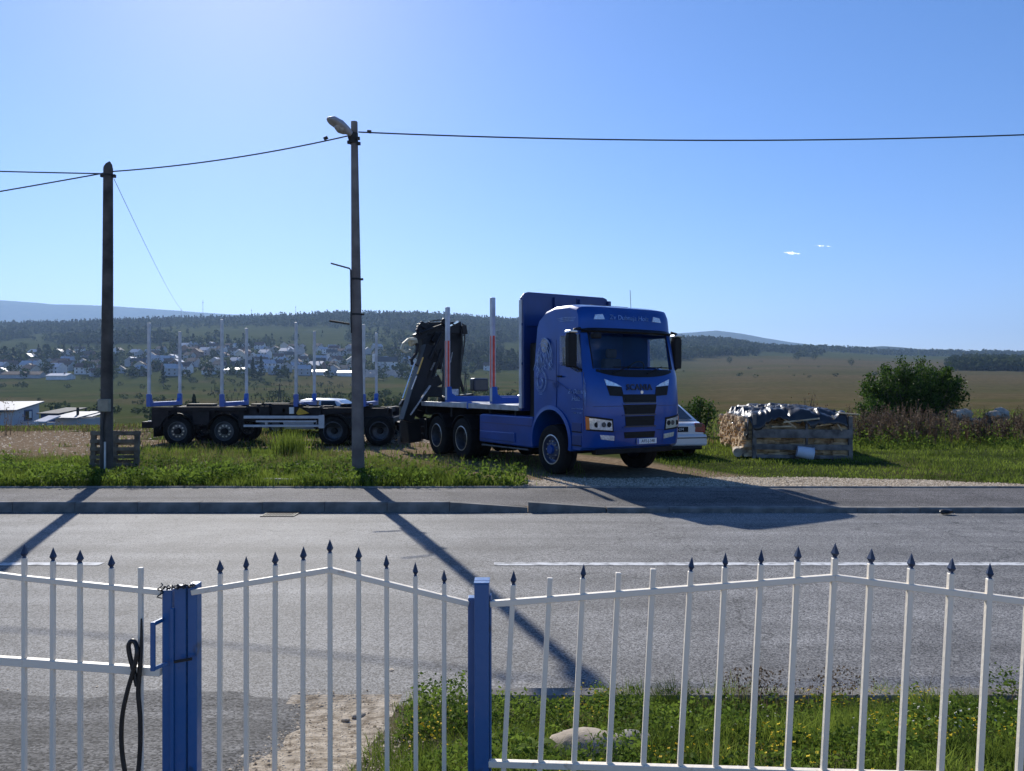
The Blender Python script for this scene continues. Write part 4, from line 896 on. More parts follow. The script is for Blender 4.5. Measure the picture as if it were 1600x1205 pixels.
# ------------------------------------------------------------------ cars
mat('car_white', (0.62, 0.64, 0.68), 0.3, 0.1, var=0.03, coat=.8)
mat('car_glass', (0.010, 0.013, 0.018), 0.06, 0.0, var=0.1, coat=.5)
mat('tail_red', (0.25, 0.008, 0.010), 0.2, var=0.2, coat=.6)
mat('tail_dark', (0.05, 0.006, 0.01), 0.2, var=0.2, coat=.6)
def sedan(loc, rz, label, plate=None):
    # local: x across (-.87..+.87), y from rear (0) to the front (4.45), z up; faces +y
    car = empty('car', loc, rz, label, 'car')
    st = [0, .06, .25, .7, 1.15, 1.6, 2.2, 2.8, 3.2, 3.7, 4.1, 4.35, 4.45]
    hw = [.74, .80, .845, .865, .872, .875, .875, .872, .868, .85, .80, .70, .60]
    zt = [.84, .90, .93, .945, .95, .945, .94, .935, .92, .86, .78, .68, .58]
    zb = [.36, .27, .23, .21, .20, .20, .20, .20, .20, .21, .22, .25, .32]
    vs = []; fs = []; n = 12
    for y, h, a, b in zip(st, hw, zt, zb):
        m_ = (a+b)/2; q = [(-h*.90,b),(-h*.985,b+.10),(-h,m_-.02),(-h*.985,m_+.10),(-h*.955,a-.10),(-h*.86,a-.012),(h*.86,a-.012),(h*.955,a-.10),(h*.985,m_+.10),(h,m_-.02),(h*.985,b+.10),(h*.90,b)]
        vs += [(x, y, z) for x, z in q]
    for i in range(len(st)-1):
        for k in range(n): k2 = (k+1) % n; fs.append((i*n+k, i*n+k2, (i+1)*n+k2, (i+1)*n+k))
    fs.append(tuple(range(n))); fs.append(tuple(range((len(st)-1)*n, len(st)*n)))
    body = MB().add(vs, fs).build('body', 'car_white')
    cuts = []
    for yw in (.86, 3.55): cuts.append(MB().cyl((-2, yw, .31), (2, yw, .31), .36, None, 28).build('cut', None))
    boolean_cut(body, cuts); body.parent = car; body.data.shade_smooth(); body.data.set_sharp_from_angle(angle=radians(35))
    gy = [.42, .86, 1.15, 1.9, 2.35, 2.62, 3.25]; gz_ = [.94, 1.24, 1.385, 1.42, 1.405, 1.36, .93]; gh = [.70, .64, .585, .59, .595, .60, .74]
    vs = []; fs = []
    for y, z, h in zip(gy, gz_, gh):
        hb_ = .775; vs += [(-hb_, y, .93), (-h-.02, y, z-.05) if z > 1 else (-hb_, y, .931), (-h*.86, y, z), (h*.86, y, z), (h+.02, y, z-.05) if z > 1 else (hb_, y, .931), (hb_, y, .93)]
    for i in range(len(gy)-1):
        for k in range(5): fs.append((i*6+k, i*6+k+1, (i+1)*6+k+1, (i+1)*6+k))
    MB().add(vs, fs).build('roof', 'car_white', car, 40)
    def lerp(a, b, t): return a+(b-a)*t
    e = .006
    def rear(x, t): y = lerp(.42, 1.15, t); z = lerp(.94, 1.385, t) ; return (x, y-.02-e, z+e+.012)
    mb = MB(); mb.add([rear(-.64,.06), rear(.64,.06), rear(.50,.88), rear(-.50,.88)], [(0,1,2,3)]); mb.build('rear_window', 'car_glass', car)
    mb = MB(); mb.add([(-.66, 3.20+e, .965), (.66, 3.20+e, .965), (.50, 2.66, 1.365), (-.50, 2.66, 1.365)], [(0,1,2,3)]); mb.build('windscreen', 'car_glass', car)
    for s in (-1, 1):
        for a, b in ((.95, 1.72), (1.80, 2.75)):
            def sd(y, z): return (s*(lerp(.775, .60, (z-.93)/.45)+.012), y, z)
            top = 1.34; f = a+.22 if a < 1 else a; bk = b if b < 2 else b-.05
            mb = MB(); mb.add([sd(a,.965), sd(bk+(.33 if b > 2 else 0),.965), sd(bk,top-.02), sd(f,top-.02)], [(0,1,2,3)]); mb.build('side_window', 'car_glass', car)
    for yw in (.86, 3.55):
        for s in (-1, 1):
            mb = MB(); c = (s*.74, yw, .31); mb.lathe([(.20,-.10),(.27,-.105),(.31,-.08),(.31,.08),(.27,.105),(.20,.10)], c, 'x', 24); t = mb.build('wheel', 'tyre', car, 40)
            mb = MB(); mb.lathe([(.205,-.09),(.20,s*.10),(.17,s*.07),(.05,s*.085),(0,s*.085)], c, 'x', 20); mb.build('rim', 'grey_rim', t, 40)
    for s in (-1, 1):
        mb = MB(); mb.prism([(s*.50,.66),(s*.80,.64),(s*.80,.80),(s*.74,.89),(s*.52,.90)], 'y', -.012, .16); tl = mb.build('tail_light', 'tail_red', car, 0, .02)
        MB().box(min(s*.50,s*.70), max(s*.50,s*.70), -.016, -.013, .79, .88).build('lamp_segment', 'tail_dark', tl)
    mb = MB(); mb.prism([(-.83,.30),(.83,.30),(.84,.42),(.82,.60),(-.82,.60),(-.84,.42)], 'y', -.07, .10); mb.build('rear_bumper', 'car_white', car, 0, .05, 3)
    MB().box(-.80, .80, -.078, -.06, .50, .525).build('bumper_strip', 'black_plastic', car)
    MB().box(-.70, .70, -.04, .2, .20, .31).build('rear_valance', 'black_plastic', car, 0, .03)
    MB().box(-.31, .31, -.008, .02, .665, .80).build('plate_recess', 'black_plastic', car)
    pl = MB().box(-.26, .26, -.014, -.008, .68, .79).build('number_plate', 'black_plastic', car, 0, .004, 1)
    text('A51-J-274' if plate is None else plate, .095, 'white_plate', pl, Matrix.Translation((0, -.015, .735)) @ Matrix.Rotation(radians(90), 4, 'X'), extrude=.0015, space=.95)
    MB().box(-.86, .86, .02, .05, .62, .635).build('boot_seam', 'black_plastic', car)
    return car
rc = W(1058, 708, 20.0)
sedan((rc.x, rc.y, gz(rc.x, rc.y+1)+.0), radians(13), 'white saloon seen from behind, half hidden by the blue truck cab')
rc = W(490, 690, 31.0)
sedan((rc.x+2.2, rc.y, gz(rc.x, rc.y)-.02), radians(82), 'white car behind the trailer with only its roof showing', 'K32-M-118')

# ------------------------------------------------------------------ poles, lamp, wires
mat('old_wood', (0.040, 0.034, 0.030), 0.85, scale=3, col2=(0.105, 0.092, 0.080), bump=.5, bscale=14)
mat('pole_concrete', (0.12, 0.105, 0.10), 0.9, scale=2.5, col2=(0.21, 0.19, 0.18), bump=.3, bscale=40, spec=.2)
mat('lamp_grey', (0.36, 0.36, 0.38), 0.5, 0.2, var=0.15, scale=8)
mat('lamp_bowl', (0.30, 0.28, 0.25), 0.25, var=0.3, scale=18)
mat('wire_black', (0.014, 0.016, 0.018), 0.6, var=0.1)
mat('beige_box', (0.27, 0.25, 0.19), 0.6, var=0.15, scale=10)
mat('white_pipe', (0.55, 0.55, 0.55), 0.5, var=0.1)
mat('stone', (0.16, 0.15, 0.13), 0.9, scale=5, col2=(0.36, 0.33, 0.29), bump=.6, bscale=14)
mat('pale_stone', (0.27, 0.22, 0.165), 0.9, scale=5, col2=(0.46, 0.39, 0.30), bump=.6, bscale=14)
LPD = 15.4; lb = W(560, 748, LPD); lz = gz(lb.x, LPD)
lamp = empty('street_lamp', (lb.x, LPD, lz), 0, 'tall tapered concrete lamp pole with one drooping lamp head', 'lamp post')
top = W(553.5, 190, LPD); TV = Vector((top.x-lb.x, 0, top.z-lz))
mb = MB(); mb.tube([Vector((0,0,-.3)), TV*.02, TV*.5, TV], [.132, .128, .098, .066], 20); mb.build('pole', 'pole_concrete', lamp, 50)
def LP(px, py, off=0.0): p = W(px, py, LPD+off); return p-Vector((lb.x, LPD, lz))
mb = MB(); mb.tube([LP(552,224), LP(552,208)], [.10, .095], 16); mb.build('collar', 'iron', lamp, 40)
mb = MB()
for px, py in ((546,214),(560,216),(545,222),(561,224),(548,208)): mb.box(*sum(([LP(px,py,-.06)[i]-.028, LP(px,py,-.06)[i]+.028] for i in range(3)), []))
mb.build('collar_bolts', 'iron', lamp)
# lamp head: drooping shell pointing to the road, left of the pole
h0 = LP(549, 209, -.10); h1 = LP(511, 184, -.38); ax = (h1-h0); ln = ax.length; ax.normalize(); sd_ = ax.cross(Vector((0,0,1))).normalized(); upv = sd_.cross(ax)
def shell(prof_top, prof_bot, wid, m, name, s0, s1, parent):
    vs = []; fs = []; n = 14; K = 12
    for i in range(K+1):
        t = s0+(s1-s0)*i/K; c = h0+ax*ln*t; wv = np.interp(t, *wid); zt_ = np.interp(t, *prof_top); zb_ = np.interp(t, *prof_bot)
        for k in range(n):
            a = 2*pi*k/n; zz = sin(a)*(zt_ if sin(a) > 0 else zb_); vs.append(c+sd_*cos(a)*wv+upv*zz)
    for i in range(K):
        for k in range(n): k2 = (k+1) % n; fs.append((i*n+k, i*n+k2, (i+1)*n+k2, (i+1)*n+k))
    fs.append(tuple(range(n))); fs.append(tuple(range(K*n, (K+1)*n))); return MB().add(vs, fs).build(name, m, parent, 50)
hd = shell(([0,.2,.5,.85,1],[.05,.09,.12,.10,.02]), ([0,.2,.5,.85,1],[.05,.06,.05,.04,.02]), ([0,.15,.5,.8,.95,1],[.05,.10,.17,.16,.09,.03]), 'lamp_grey', 'lamp_head', 0.0, 1.0, lamp)
shell(([.15,.8],[.02,.02]), ([.12,.25,.45,.62,.66],[.05,.10,.13,.08,.05]), ([.12,.35,.6,.66],[.05,.12,.11,.06]), 'lamp_bowl', 'lamp_bowl', .14, .64, hd)
MB().tube([LP(552,214), h0, h0+ax*.12], .035, 10).build('lamp_arm', 'iron', lamp, 50)
MB().tube([LP(517,411,-.12), LP(546,419,-.12), LP(548,422,-.12), LP(548.5,470,-.13), LP(549,520,-.14)], .016, 8).build('side_rod', 'iron', lamp, 60)
MB().tube([LP(515,501,-.13), LP(546,506,-.13)], .02, 8).build('side_rod', 'iron', lamp, 60)
for py, e in ((436,.03), (491,.02)):
    c = LP(553+(py-190)*.011, py); r_ = .128-(.128-.066)*(748-py)/558+.008
    mb = MB(); mb.lathe([(r_-.006,-.02),(r_+.002,-.02),(r_+.002,.02),(r_-.006,.02)], c, 'z', 20); mb.box(c.x+r_-.01, c.x+r_+.05, c.y-.02, c.y+.02, c.z-.02, c.z+.02); mb.build('clamp_band', 'iron', lamp)
# stones heaped at its foot
for px, py, r_, d_ in ((541,744,.15,15.0),(552,752,.13,14.75),(583,744,.17,15.1),(571,752,.12,14.8),(529,754,.09,14.6),(596,750,.09,14.9)):
    p = W(px, py, d_); zz = gz(p.x, d_)
    o = MB().ico((0,0,0), r_, 2, .16, int(px), (1.2,.9,.6)).build('stone', 'stone', None, 40); o.location = (p.x, d_, zz+r_*.3)
    tag(o, {541:'large grey stone at the left foot of the lamp pole',552:'flat stone in front of the lamp pole',583:'stone at the right foot of the lamp pole',571:'small stone just right of the lamp pole base',529:'small stone left of the lamp pole by the edging',596:'small stone farthest right of the lamp pole'}[px], 'stone', 'stones at the foot of the lamp pole')
o = MB().box(-.28, .28, -.06, .06, 0, .10).build('stone_slab', 'stone', None, 0, .02); p = W(438, 750, 15.0); o.location = (p.x, 14.9, gz(p.x, 14.9)-.01); o.rotation_euler = (0, .03, .06); tag(o, 'dark slab of stone lying in the grass by the edging', 'slab')

PLD = 15.6; pb = W(166, 745, PLD); pz = gz(pb.x, PLD)
pole = empty('utility_pole', (pb.x, PLD, pz), 0, 'weathered wooden utility pole with a meter box beside the pallet', 'pole')
def UP(px, py, off=0.0): return W(px, py, PLD+off)-Vector((pb.x, PLD, pz))
mb = MB(); mb.tube([Vector((0,0,-.3)), UP(167,600), UP(168.5,400), UP(169,262)], [.125, .115, .10, .09], 16); mb.tube([UP(169,262), UP(170.5,256), UP(171.5,252)], [.09,.06,.012], 16); mb.build('post', 'old_wood', pole, 50)
c = UP(163.5, 633, -.16); MB().box(c.x-.105, c.x+.105, c.y-.08, c.y+.05, c.z-.125, c.z+.125).build('meter_box', 'beige_box', pole, 0, .01)
MB().tube([UP(164,690,-.14), UP(164,732,-.14)], .02, 8).build('conduit', 'white_pipe', pole, 50)
MB().tube([UP(163,645,-.14), UP(160,670,-.14), UP(162,700,-.14), UP(161,735,-.14)], .022, 8).build('service_cable', 'wire_black', pole, 50)
c = UP(169, 274); mb = MB(); mb.lathe([(.095,-.02),(.105,-.02),(.105,.02),(.095,.02)], c, 'z', 18); mb.box(c.x+.09, c.x+.15, c.y-.03, c.y+.03, c.z-.04, c.z+.02); mb.box(c.x-.15, c.x-.09, c.y-.03, c.y+.03, c.z-.03, c.z+.02); mb.build('bracket', 'iron', pole)
def wire_(name, a, b, sag, r, label, n=40, twist=False):
    a = Vector(a); b = Vector(b); pts = []
    for k in range(n+1):
        t = k/n; p = a.lerp(b, t); p.z -= sag*4*t*(1-t); pts.append(p)
    return tag(MB().tube(pts, r, 6).build(name, 'wire_black', None, 60), label, 'cable')
A_ = W(560, 206, LPD); B_ = W(170, 268, PLD)
wire_('overhead_cable', A_, Vector((11.3, 15.4, W(1670, 207, 15.4).z)), .16, .014, 'overhead cable running from the lamp pole to the right')
wire_('overhead_cable', W(548, 211, LPD), B_, .10, .013, 'overhead cable between the wooden pole and the lamp pole')
wire_('overhead_cable', W(163, 270, PLD), W(-330, 353, 15.4), .02, .013, 'lower overhead cable leaving the wooden pole to the left')
wire_('overhead_cable', W(160, 271, PLD), W(-330, 256, 15.8), .02, .013, 'upper overhead cable leaving the wooden pole to the left')
wire_('service_wire', W(178, 279, PLD), (-42.5, 101, W(300, 490, 101).z), .8, .006, 'thin wire dropping from the wooden pole towards the valley')
rp = empty('utility_pole', (11.4, 15.4, gz(11.4, 15.4)), 0, 'wooden pole that carries the cable past the right edge', 'pole'); MB().tube([(0,0,-.3),(0,0,7.3)], [.13,.09], 14).build('post', 'old_wood', rp, 50)
cl = MB(); cl.tube([W(506,217,LPD), W(512,214,LPD)], .035, 8); tag(cl.build('cable_clamp', 'wire_black'), 'small dark clamp on the cable left of the lamp', 'clamp')
cl = MB(); cl.tube([W(574,205,LPD), W(580,205.6,LPD)], .035, 8); tag(cl.build('cable_clamp', 'wire_black'), 'small dark clamp on the cable right of the lamp', 'clamp')

# ------------------------------------------------------------------ pallet standing behind the pole
mat('pallet_wood', (0.085, 0.068, 0.050), 0.85, scale=4, col2=(0.21, 0.175, 0.13), bump=.4, bscale=20)
def pallet(root, wdt, hgt, nb=6, m='pallet_wood'):
    for i in range(nb):
        z = .04+i*(hgt-.13)/(nb-1); MB().box(-wdt/2, wdt/2, -.011, .011, z, z+.075).build('board', m, root, 0, .003, 1)
    for i in range(3):
        x = (-wdt/2+.05, 0, wdt/2-.05)[i]; MB().box(x-.045, x+.045, .012, .105, 0, hgt).build('stringer', m, root, 0, .004, 1)
    for i in range(nb-1):
        z = .06+i*(hgt-.16)/(nb-2); MB().box(-wdt/2, wdt/2, .106, .126, z, z+.09).build('board', m, root, 0, .003, 1)
pp = W(177, 745, 16.15)
pal = empty('pallet', (pp.x, 16.15, gz(pp.x, 16.15)+.0), radians(4), 'grey wooden pallet standing upright behind the wooden pole', 'pallet'); pal.rotation_euler = (radians(-4), 0, radians(5))
pallet(pal, .98, .96, 6)

# ------------------------------------------------------------------ firewood stack
mat('grey_plank', (0.08, 0.072, 0.068), 0.85, scale=5, col2=(0.22, 0.20, 0.185), bump=.4, bscale=20)
mat('fresh_wood', (0.42, 0.31, 0.18), 0.8, scale=6, col2=(0.68, 0.55, 0.36), bump=.3, bscale=30)
mat('split_wood', (0.30, 0.19, 0.11), 0.85, scale=5, col2=(0.78, 0.60, 0.38), lo=.3, hi=.65, spec=.1, bump=.4, bscale=18)
mat('tarp_plastic', (0.010, 0.011, 0.015), 0.42, 0.0, scale=2, col2=(0.035, 0.037, 0.044), bump=.35, bscale=7, coat=.08)
wp0 = W(1176, 712, 19.7); wz = gz(wp0.x+1.2, 20.5)
wood = empty('firewood_stack', (wp0.x, 19.7, wz), radians(-8), 'stack of split firewood in a grey plank crib under a plastic sheet', 'firewood')
WDT, LEN, HT = 2.42, 5.2, 1.00
for x, y, h_ in ((.04, 0, 1.12), (WDT-.04, 0, 1.08), (WDT+.02, .35, 1.05), (1.32, -.02, .98)):
    a = .05 if x != 1.32 else .025; MB().box(x-a, x+a, y-.05, y+.05, -.05, h_).build('post', 'grey_plank', wood, 0, .006)
MB().box(0, WDT, -.085, -.052, .52, .74).build('plank', 'grey_plank', wood, 0, .005); MB().box(.02, WDT-.05, -.08, -.052, .22, .36).build('plank', 'grey_plank', wood, 0, .005)
MB().box(.1, WDT-.1, -.08, -.05, .0, .09).build('plank', 'grey_plank', wood, 0, .005)
q = random.Random(3); lg = MB()
def log_piece(mb, c, d, r_, L0):
    n = q.choice((3, 4, 4, 5)); off = q.uniform(0, 6); pr = [(r_*q.uniform(.75, 1.2)*cos(off+2*pi*k/n), r_*q.uniform(.75, 1.2)*sin(off+2*pi*k/n)) for k in range(n)]
    d = Vector(d).normalized(); u = d.cross(Vector((0,0,1))).normalized(); v_ = u.cross(d); c = Vector(c)
    vs = [c-d*L0/2+u*a+v_*b for a, b in pr]+[c+d*L0/2+u*a+v_*b for a, b in pr]
    mb.add(vs, [tuple(range(n))[::-1], tuple(range(n, 2*n))]+[(i, (i+1) % n, n+(i+1) % n, n+i) for i in range(n)])
y = .12
while y < LEN:
    z = .07
    while z < HT-.02-.10*(y > 4.4):
        log_piece(lg, (.10+q.uniform(-.10, .10), y+q.uniform(-.03, .03), z+q.uniform(-.02,.02)), (1, q.uniform(-.22, .22), q.uniform(-.15, .15)), q.uniform(.045, .078), .5); 
        log_piece(lg, (WDT-.2+q.uniform(-.05, .05), y, z), (1, 0, 0), .062, .45); z += .098
    y += .105
for k in range(130):
    log_piece(lg, (q.uniform(.3, WDT-.25), q.uniform(.16, .50), .08+1.0*k/260*q.uniform(.9, 1.0)), (1, q.uniform(-.35, .35), q.uniform(-.2, .2)), q.uniform(.045, .075), q.uniform(.35, .6))
for k in range(420): log_piece(lg, (q.uniform(.4, WDT-.4), q.uniform(.5, LEN-.1), q.uniform(.85, 1.06)), (q.uniform(-1, 1), q.uniform(-1, 1), q.uniform(-.15, .15)), .07, .5)
tag(lg.build('split_logs', 'split_wood', wood), kind='stuff')
MB().box(.4, WDT-.4, .5, LEN-.15, 0, .86).build('inner_logs', 'split_wood', wood)
for a, b, wd_ in (((.75,-.03,.92),(1.62,-.06,1.02),.10), ((.45,-.03,.80),(.98,-.02,.82),.12), ((1.35,.0,.80),(2.05,.02,.90),.07), ((.7,-.02,1.05),(1.05,-.1,.78),.05), ((1.95,.02,1.1),(2.15,-.1,.72),.05)):
    MB().beam(a, b, .035, wd_, (0,1,0)).build('loose_board', 'fresh_wood' if wd_ > .09 else 'split_wood', wood, 0, .005)
MB().beam((2.05,.1,1.16), (2.55,-.1,1.13), .08, .03).build('loose_board', 'fresh_wood', wood, 0, .004)
# plastic sheet: heightfield draped over the stack and down its left flank
nx, ny = 110, 90; fs = []
U_, V_ = np.meshgrid(np.arange(nx+1)/nx, np.arange(ny+1)/ny); s_ = -1.05+3.35*U_; yy = .02+(LEN-1.2)*V_
def rdg(x, y, sd): return 1-2*np.abs(fbm(x, y, sd, 3)-.5)          # creased, ridge-like folds
wr = fbm(s_*2.0, yy*1.7, 61, 3)-.5; cre = rdg(s_*2.4+wr*2, yy*2.2, 62)-.75; cre2 = rdg(s_*6+wr*3, yy*5, 63)-.75
drop = np.minimum(-s_, .30+.62*np.maximum(0, 1-np.abs(yy-.9)/1.2)+.3*wr)
xl = -.08-.05*drop+.22*wr+.10*cre; zl = HT+.05-drop+.14*cre; xl = np.where(-s_ > drop, xl-.02*(-s_-drop), xl)
zr = HT+.10+.15*(1-((s_-1.15)/1.3)**2)+.12*wr+.26*cre+.10*cre2
left = s_ < 0; x_ = np.where(left, xl, s_+.04*cre2); z_ = np.where(left, zl, zr)
J_ = np.arange(ny+1)[:, None]; hang = .10+.42*fbm(s_*1.3, s_*0+2., 64, 3)
z_ = z_-np.where((J_ < 5) & ~left, hang*(5-J_)/5, 0); yy = np.where(J_ < 5, -.09+.03*J_+.08*cre, yy)
vs = np.stack([x_, yy, z_], -1).reshape(-1, 3).tolist()
for j in range(ny):
    for i in range(nx): a = j*(nx+1)+i; fs.append((a, a+1, a+nx+2, a+nx+1))
sheet_ = MB().add(vs, fs).build('plastic_sheet', 'tarp_plastic', None, 180); sheet_.location = wood.location; sheet_.rotation_euler = wood.rotation_euler
sm = sheet_.modifiers.new('thick', 'SOLIDIFY'); sm.thickness = .006
tag(sheet_, 'crumpled dark shiny plastic sheet draped over the firewood stack', 'tarpaulin')
mat('pale_pallet', (0.50, 0.46, 0.40), 0.8, var=0.15, scale=8)
p2 = wood.matrix_basis @ Vector((.85, 3.6, HT+.12)); pl2 = empty('pallet', p2, radians(-8), 'pale pallet lying on top of the firewood behind the plastic sheet', 'pallet')
for i in range(8): MB().box(-.62+i*.17, -.52+i*.17, -.6, .6, .10, .125).build('board', 'pale_pallet', pl2, 0, .003, 1)
for y_ in (-.55, 0, .55): MB().box(-.64, .68, y_-.05, y_+.05, -.02, .099).build('stringer', 'pale_pallet', pl2, 0, .003, 1)
for k, (x, y, r_) in enumerate(((.05, .55, .12), (-.12, .30, .11))):
    o = MB(); o.cyl((0, 0, 0), (.1, .45, .02), .115, .11, 14); o = o.build('birch_log', 'pale_stone', None, 40); o.location = wood.matrix_basis @ Vector((x-.25, y-.3, .13)); tag(o, ['pale round log on the grass by the firewood corner', 'second pale round log beside the firewood corner'][k], 'log')
mat('bucket_white', (0.62, 0.66, 0.74), 0.35, var=0.04)
bq = W(1258, 712, 19.35); bk = empty('bucket', (bq.x, 19.35, gz(bq.x, 19.35)+.17), 0, 'white plastic bucket lying tilted against the firewood crib', 'bucket'); bk.rotation_euler = (0, radians(100), radians(-12))
mb = MB(); mb.lathe([(.0,-.20),(.135,-.20),(.14,-.19),(.165,.17),(.175,.17),(.175,.20),(.16,.20),(.13,-.18),(.0,-.18)], (0,0,0), 'z', 28); mb.build('pail', 'bucket_white', bk, 40)
mb = MB(); mb.tube([(0.172*cos(a), .172*sin(a)*1.0, .15+.10*sin(a)*0+.0) if False else (.172*cos(a), -.05-.12*abs(sin(a)), .16+.05*sin(a)) for a in np.linspace(0, pi, 16)], .003, 5); mb.build('handle', 'iron', bk)
# lump of dirt on the road edge
o = MB().ico((0,0,0), .07, 2, .25, 4, (1.5,1,.6)).build('clod', 'black_rubber', None, 40); p = W(1469, 797, 12.2); o.location = (p.x, 12.05, .02); tag(o, 'dark clod lying on the road by the low kerb', 'clod')

# ------------------------------------------------------------------ vegetation helpers
def blades(name, X, Y, Z, H, Wd, m, lean=0.35, tint=None, label=None, bend=0.5):
    n = len(X); a = rng.uniform(0, 2*pi, n); ca, sa = np.cos(a), np.sin(a); ln = H*lean*rng.uniform(.1, 1.2, n); b = rng.uniform(0, 2*pi, n)
    dx, dy = np.cos(b)*ln, np.sin(b)*ln; V = np.zeros((n, 5, 3), np.float32)
    V[:, 0] = np.stack([X-ca*Wd, Y-sa*Wd, Z-.01], 1); V[:, 1] = np.stack([X+ca*Wd, Y+sa*Wd, Z-.01], 1)
    V[:, 2] = np.stack([X-ca*Wd*.75+dx*.3, Y-sa*Wd*.75+dy*.3, Z+H*.55], 1); V[:, 3] = np.stack([X+ca*Wd*.75+dx*.3, Y+sa*Wd*.75+dy*.3, Z+H*.55], 1)
    V[:, 4] = np.stack([X+dx, Y+dy, Z+H], 1)
    o = (np.arange(n)*5)[:, None]; loops = (o+np.array([0,1,3,2,2,3,4])).ravel(); st = (np.arange(n)[:, None]*7+np.array([0, 4])).ravel()
    t = rng.uniform(0, 1, n) if tint is None else tint; t = np.repeat(t, 5)
    me = np_mesh(name, V.reshape(-1, 3), loops, st, t); ob = mk(name, me, m); 
    if label: tag(ob, label, kind='stuff')
    return ob
def leaves(P, size, up=0.3, tint=None, aspect=.5, flat=0.0):      # arrays of diamond leaf quads, folded
    n = len(P); d = rng.normal(size=(n, 3)); d[:, 2] = d[:, 2]*(1-flat)+up; d /= np.linalg.norm(d, axis=1)[:, None]
    r = rng.normal(size=(n, 3)); s = np.cross(d, r); s /= np.linalg.norm(s, axis=1)[:, None]+1e-9
    L = (size*rng.uniform(.6, 1.3, n))[:, None]; V = np.zeros((n, 4, 3), np.float32)
    V[:, 0] = P-d*L*.5; V[:, 1] = P+s*L*aspect*.5; V[:, 2] = P+d*L*.5; V[:, 3] = P-s*L*aspect*.5
    return V.reshape(-1, 3), (np.arange(n)*4)[:, None]+np.arange(4), np.repeat(rng.uniform(0, 1, n) if tint is None else tint, 4)
leafmat('grass_green', (0.032, 0.058, 0.010), (0.22, 0.285, 0.045), .5, .75)
leafmat('grass_dry', (0.10, 0.085, 0.035), (0.26, 0.21, 0.10), .4)
leafmat('weed_green', (0.028, 0.060, 0.011), (0.19, 0.27, 0.040), .5, .7)
leafmat('weed_brown', (0.060, 0.040, 0.027), (0.20, 0.145, 0.095), .3)
leafmat('bush_green', (0.016, 0.040, 0.008), (0.085, 0.15, 0.026), .4, .5)
leafmat('flower_yellow', (0.55, 0.36, 0.01), (0.75, 0.60, 0.05), .3)
leafmat('flower_white', (0.5, 0.5, 0.46), (0.75, 0.75, 0.72), .3)
leafmat('far_leaf', (0.018, 0.034, 0.012), (0.068, 0.090, 0.028), .2, .9)
leafmat('conifer', (0.013, 0.026, 0.015), (0.036, 0.056, 0.026), .12, .9)

# verge in front of the trailer
def verge_grass():
    n = 150000; X = rng.uniform(-19, 1.6, n); Y = 14.22+rng.beta(1.05, 1.25, n)*9.5
    keep = (rng.uniform(0, 1, n) > dirt_mask(X, Y)*1.05) & (rng.uniform(0, 1, n) > gravel_mask(X, Y)*1.2) & (fbm(X/.8, Y/.6, 71, 3) > .30)
    edge = (X > -0.6) & (Y < 15.6+(X+.6)*.0); keep &= ~(edge & (rng.uniform(0, 1, n) < smooth(-.6, .9, X)))
    X, Y = X[keep], Y[keep]; cl_ = fbm(X/.5, Y/.4, 72, 3); H = (.07+.38*cl_**2.0)*rng.uniform(.5, 1.25, len(X))*(1-.45*smooth(18, 21, Y)); H[rng.uniform(0,1,len(X)) < .02] *= 1.9
    t = np.clip(-.25+1.5*fbm(X/.9, Y/.7, 73, 4)+rng.uniform(-.25, .25, len(X)), 0, 1)
    blades('grass', X, Y, ground_z(X, Y), H, rng.uniform(.004, .010, len(X)), 'grass_green', .5, t, 'tall green grass between pavement and trailer')
    n = 12000; X = rng.uniform(-19, -1, n); Y = rng.uniform(15.5, 20.5, n); k = (fbm(X/1.5, Y/.8, 74, 3) > .52) & (rng.uniform(0,1,n) > dirt_mask(X,Y)*.9); X, Y = X[k], Y[k]
    blades('dry_grass', X, Y, ground_z(X, Y), rng.uniform(.15, .5, len(X)), np.full(len(X), .004), 'grass_dry', .45, None, 'dry grass stalks among the green verge')
    n = 60000; X = rng.uniform(-19, .3, n); Y = 14.25+rng.beta(1, 1.5, n)*5; k = (fbm(X/.9, Y/.7, 75, 3) > .47) & (rng.uniform(0,1,n) > dirt_mask(X,Y)); X, Y = X[k], Y[k]
    P = np.stack([X, Y, ground_z(X, Y)+(.05+.35*fbm(X/.5, Y/.4, 76, 3))*rng.uniform(.2, 1.1, len(X))], 1); V, Q, t = leaves(P, .085, .4, np.clip(-.15+1.3*fbm(X/.6, Y/.5, 77, 3)+rng.uniform(-.2, .2, len(X)), 0, 1))
    tag(mk('weeds', quads_mesh('weeds', V, Q, t), 'weed_green'), 'broad leaved weeds along the pavement edge', kind='stuff')
    # a clump of tall grass in front of the trailer's front axle
    n = 500; X = rng.normal(-6.1, .22, n)+.3; Y = rng.normal(20.0, .25, n)
    blades('grass_clump', X, Y, ground_z(X, Y), rng.uniform(.4, .95, n), np.full(n, .009), 'grass_green', .28, rng.uniform(.3,.9,n), 'tall grass clump in front of the trailer')
verge_grass()
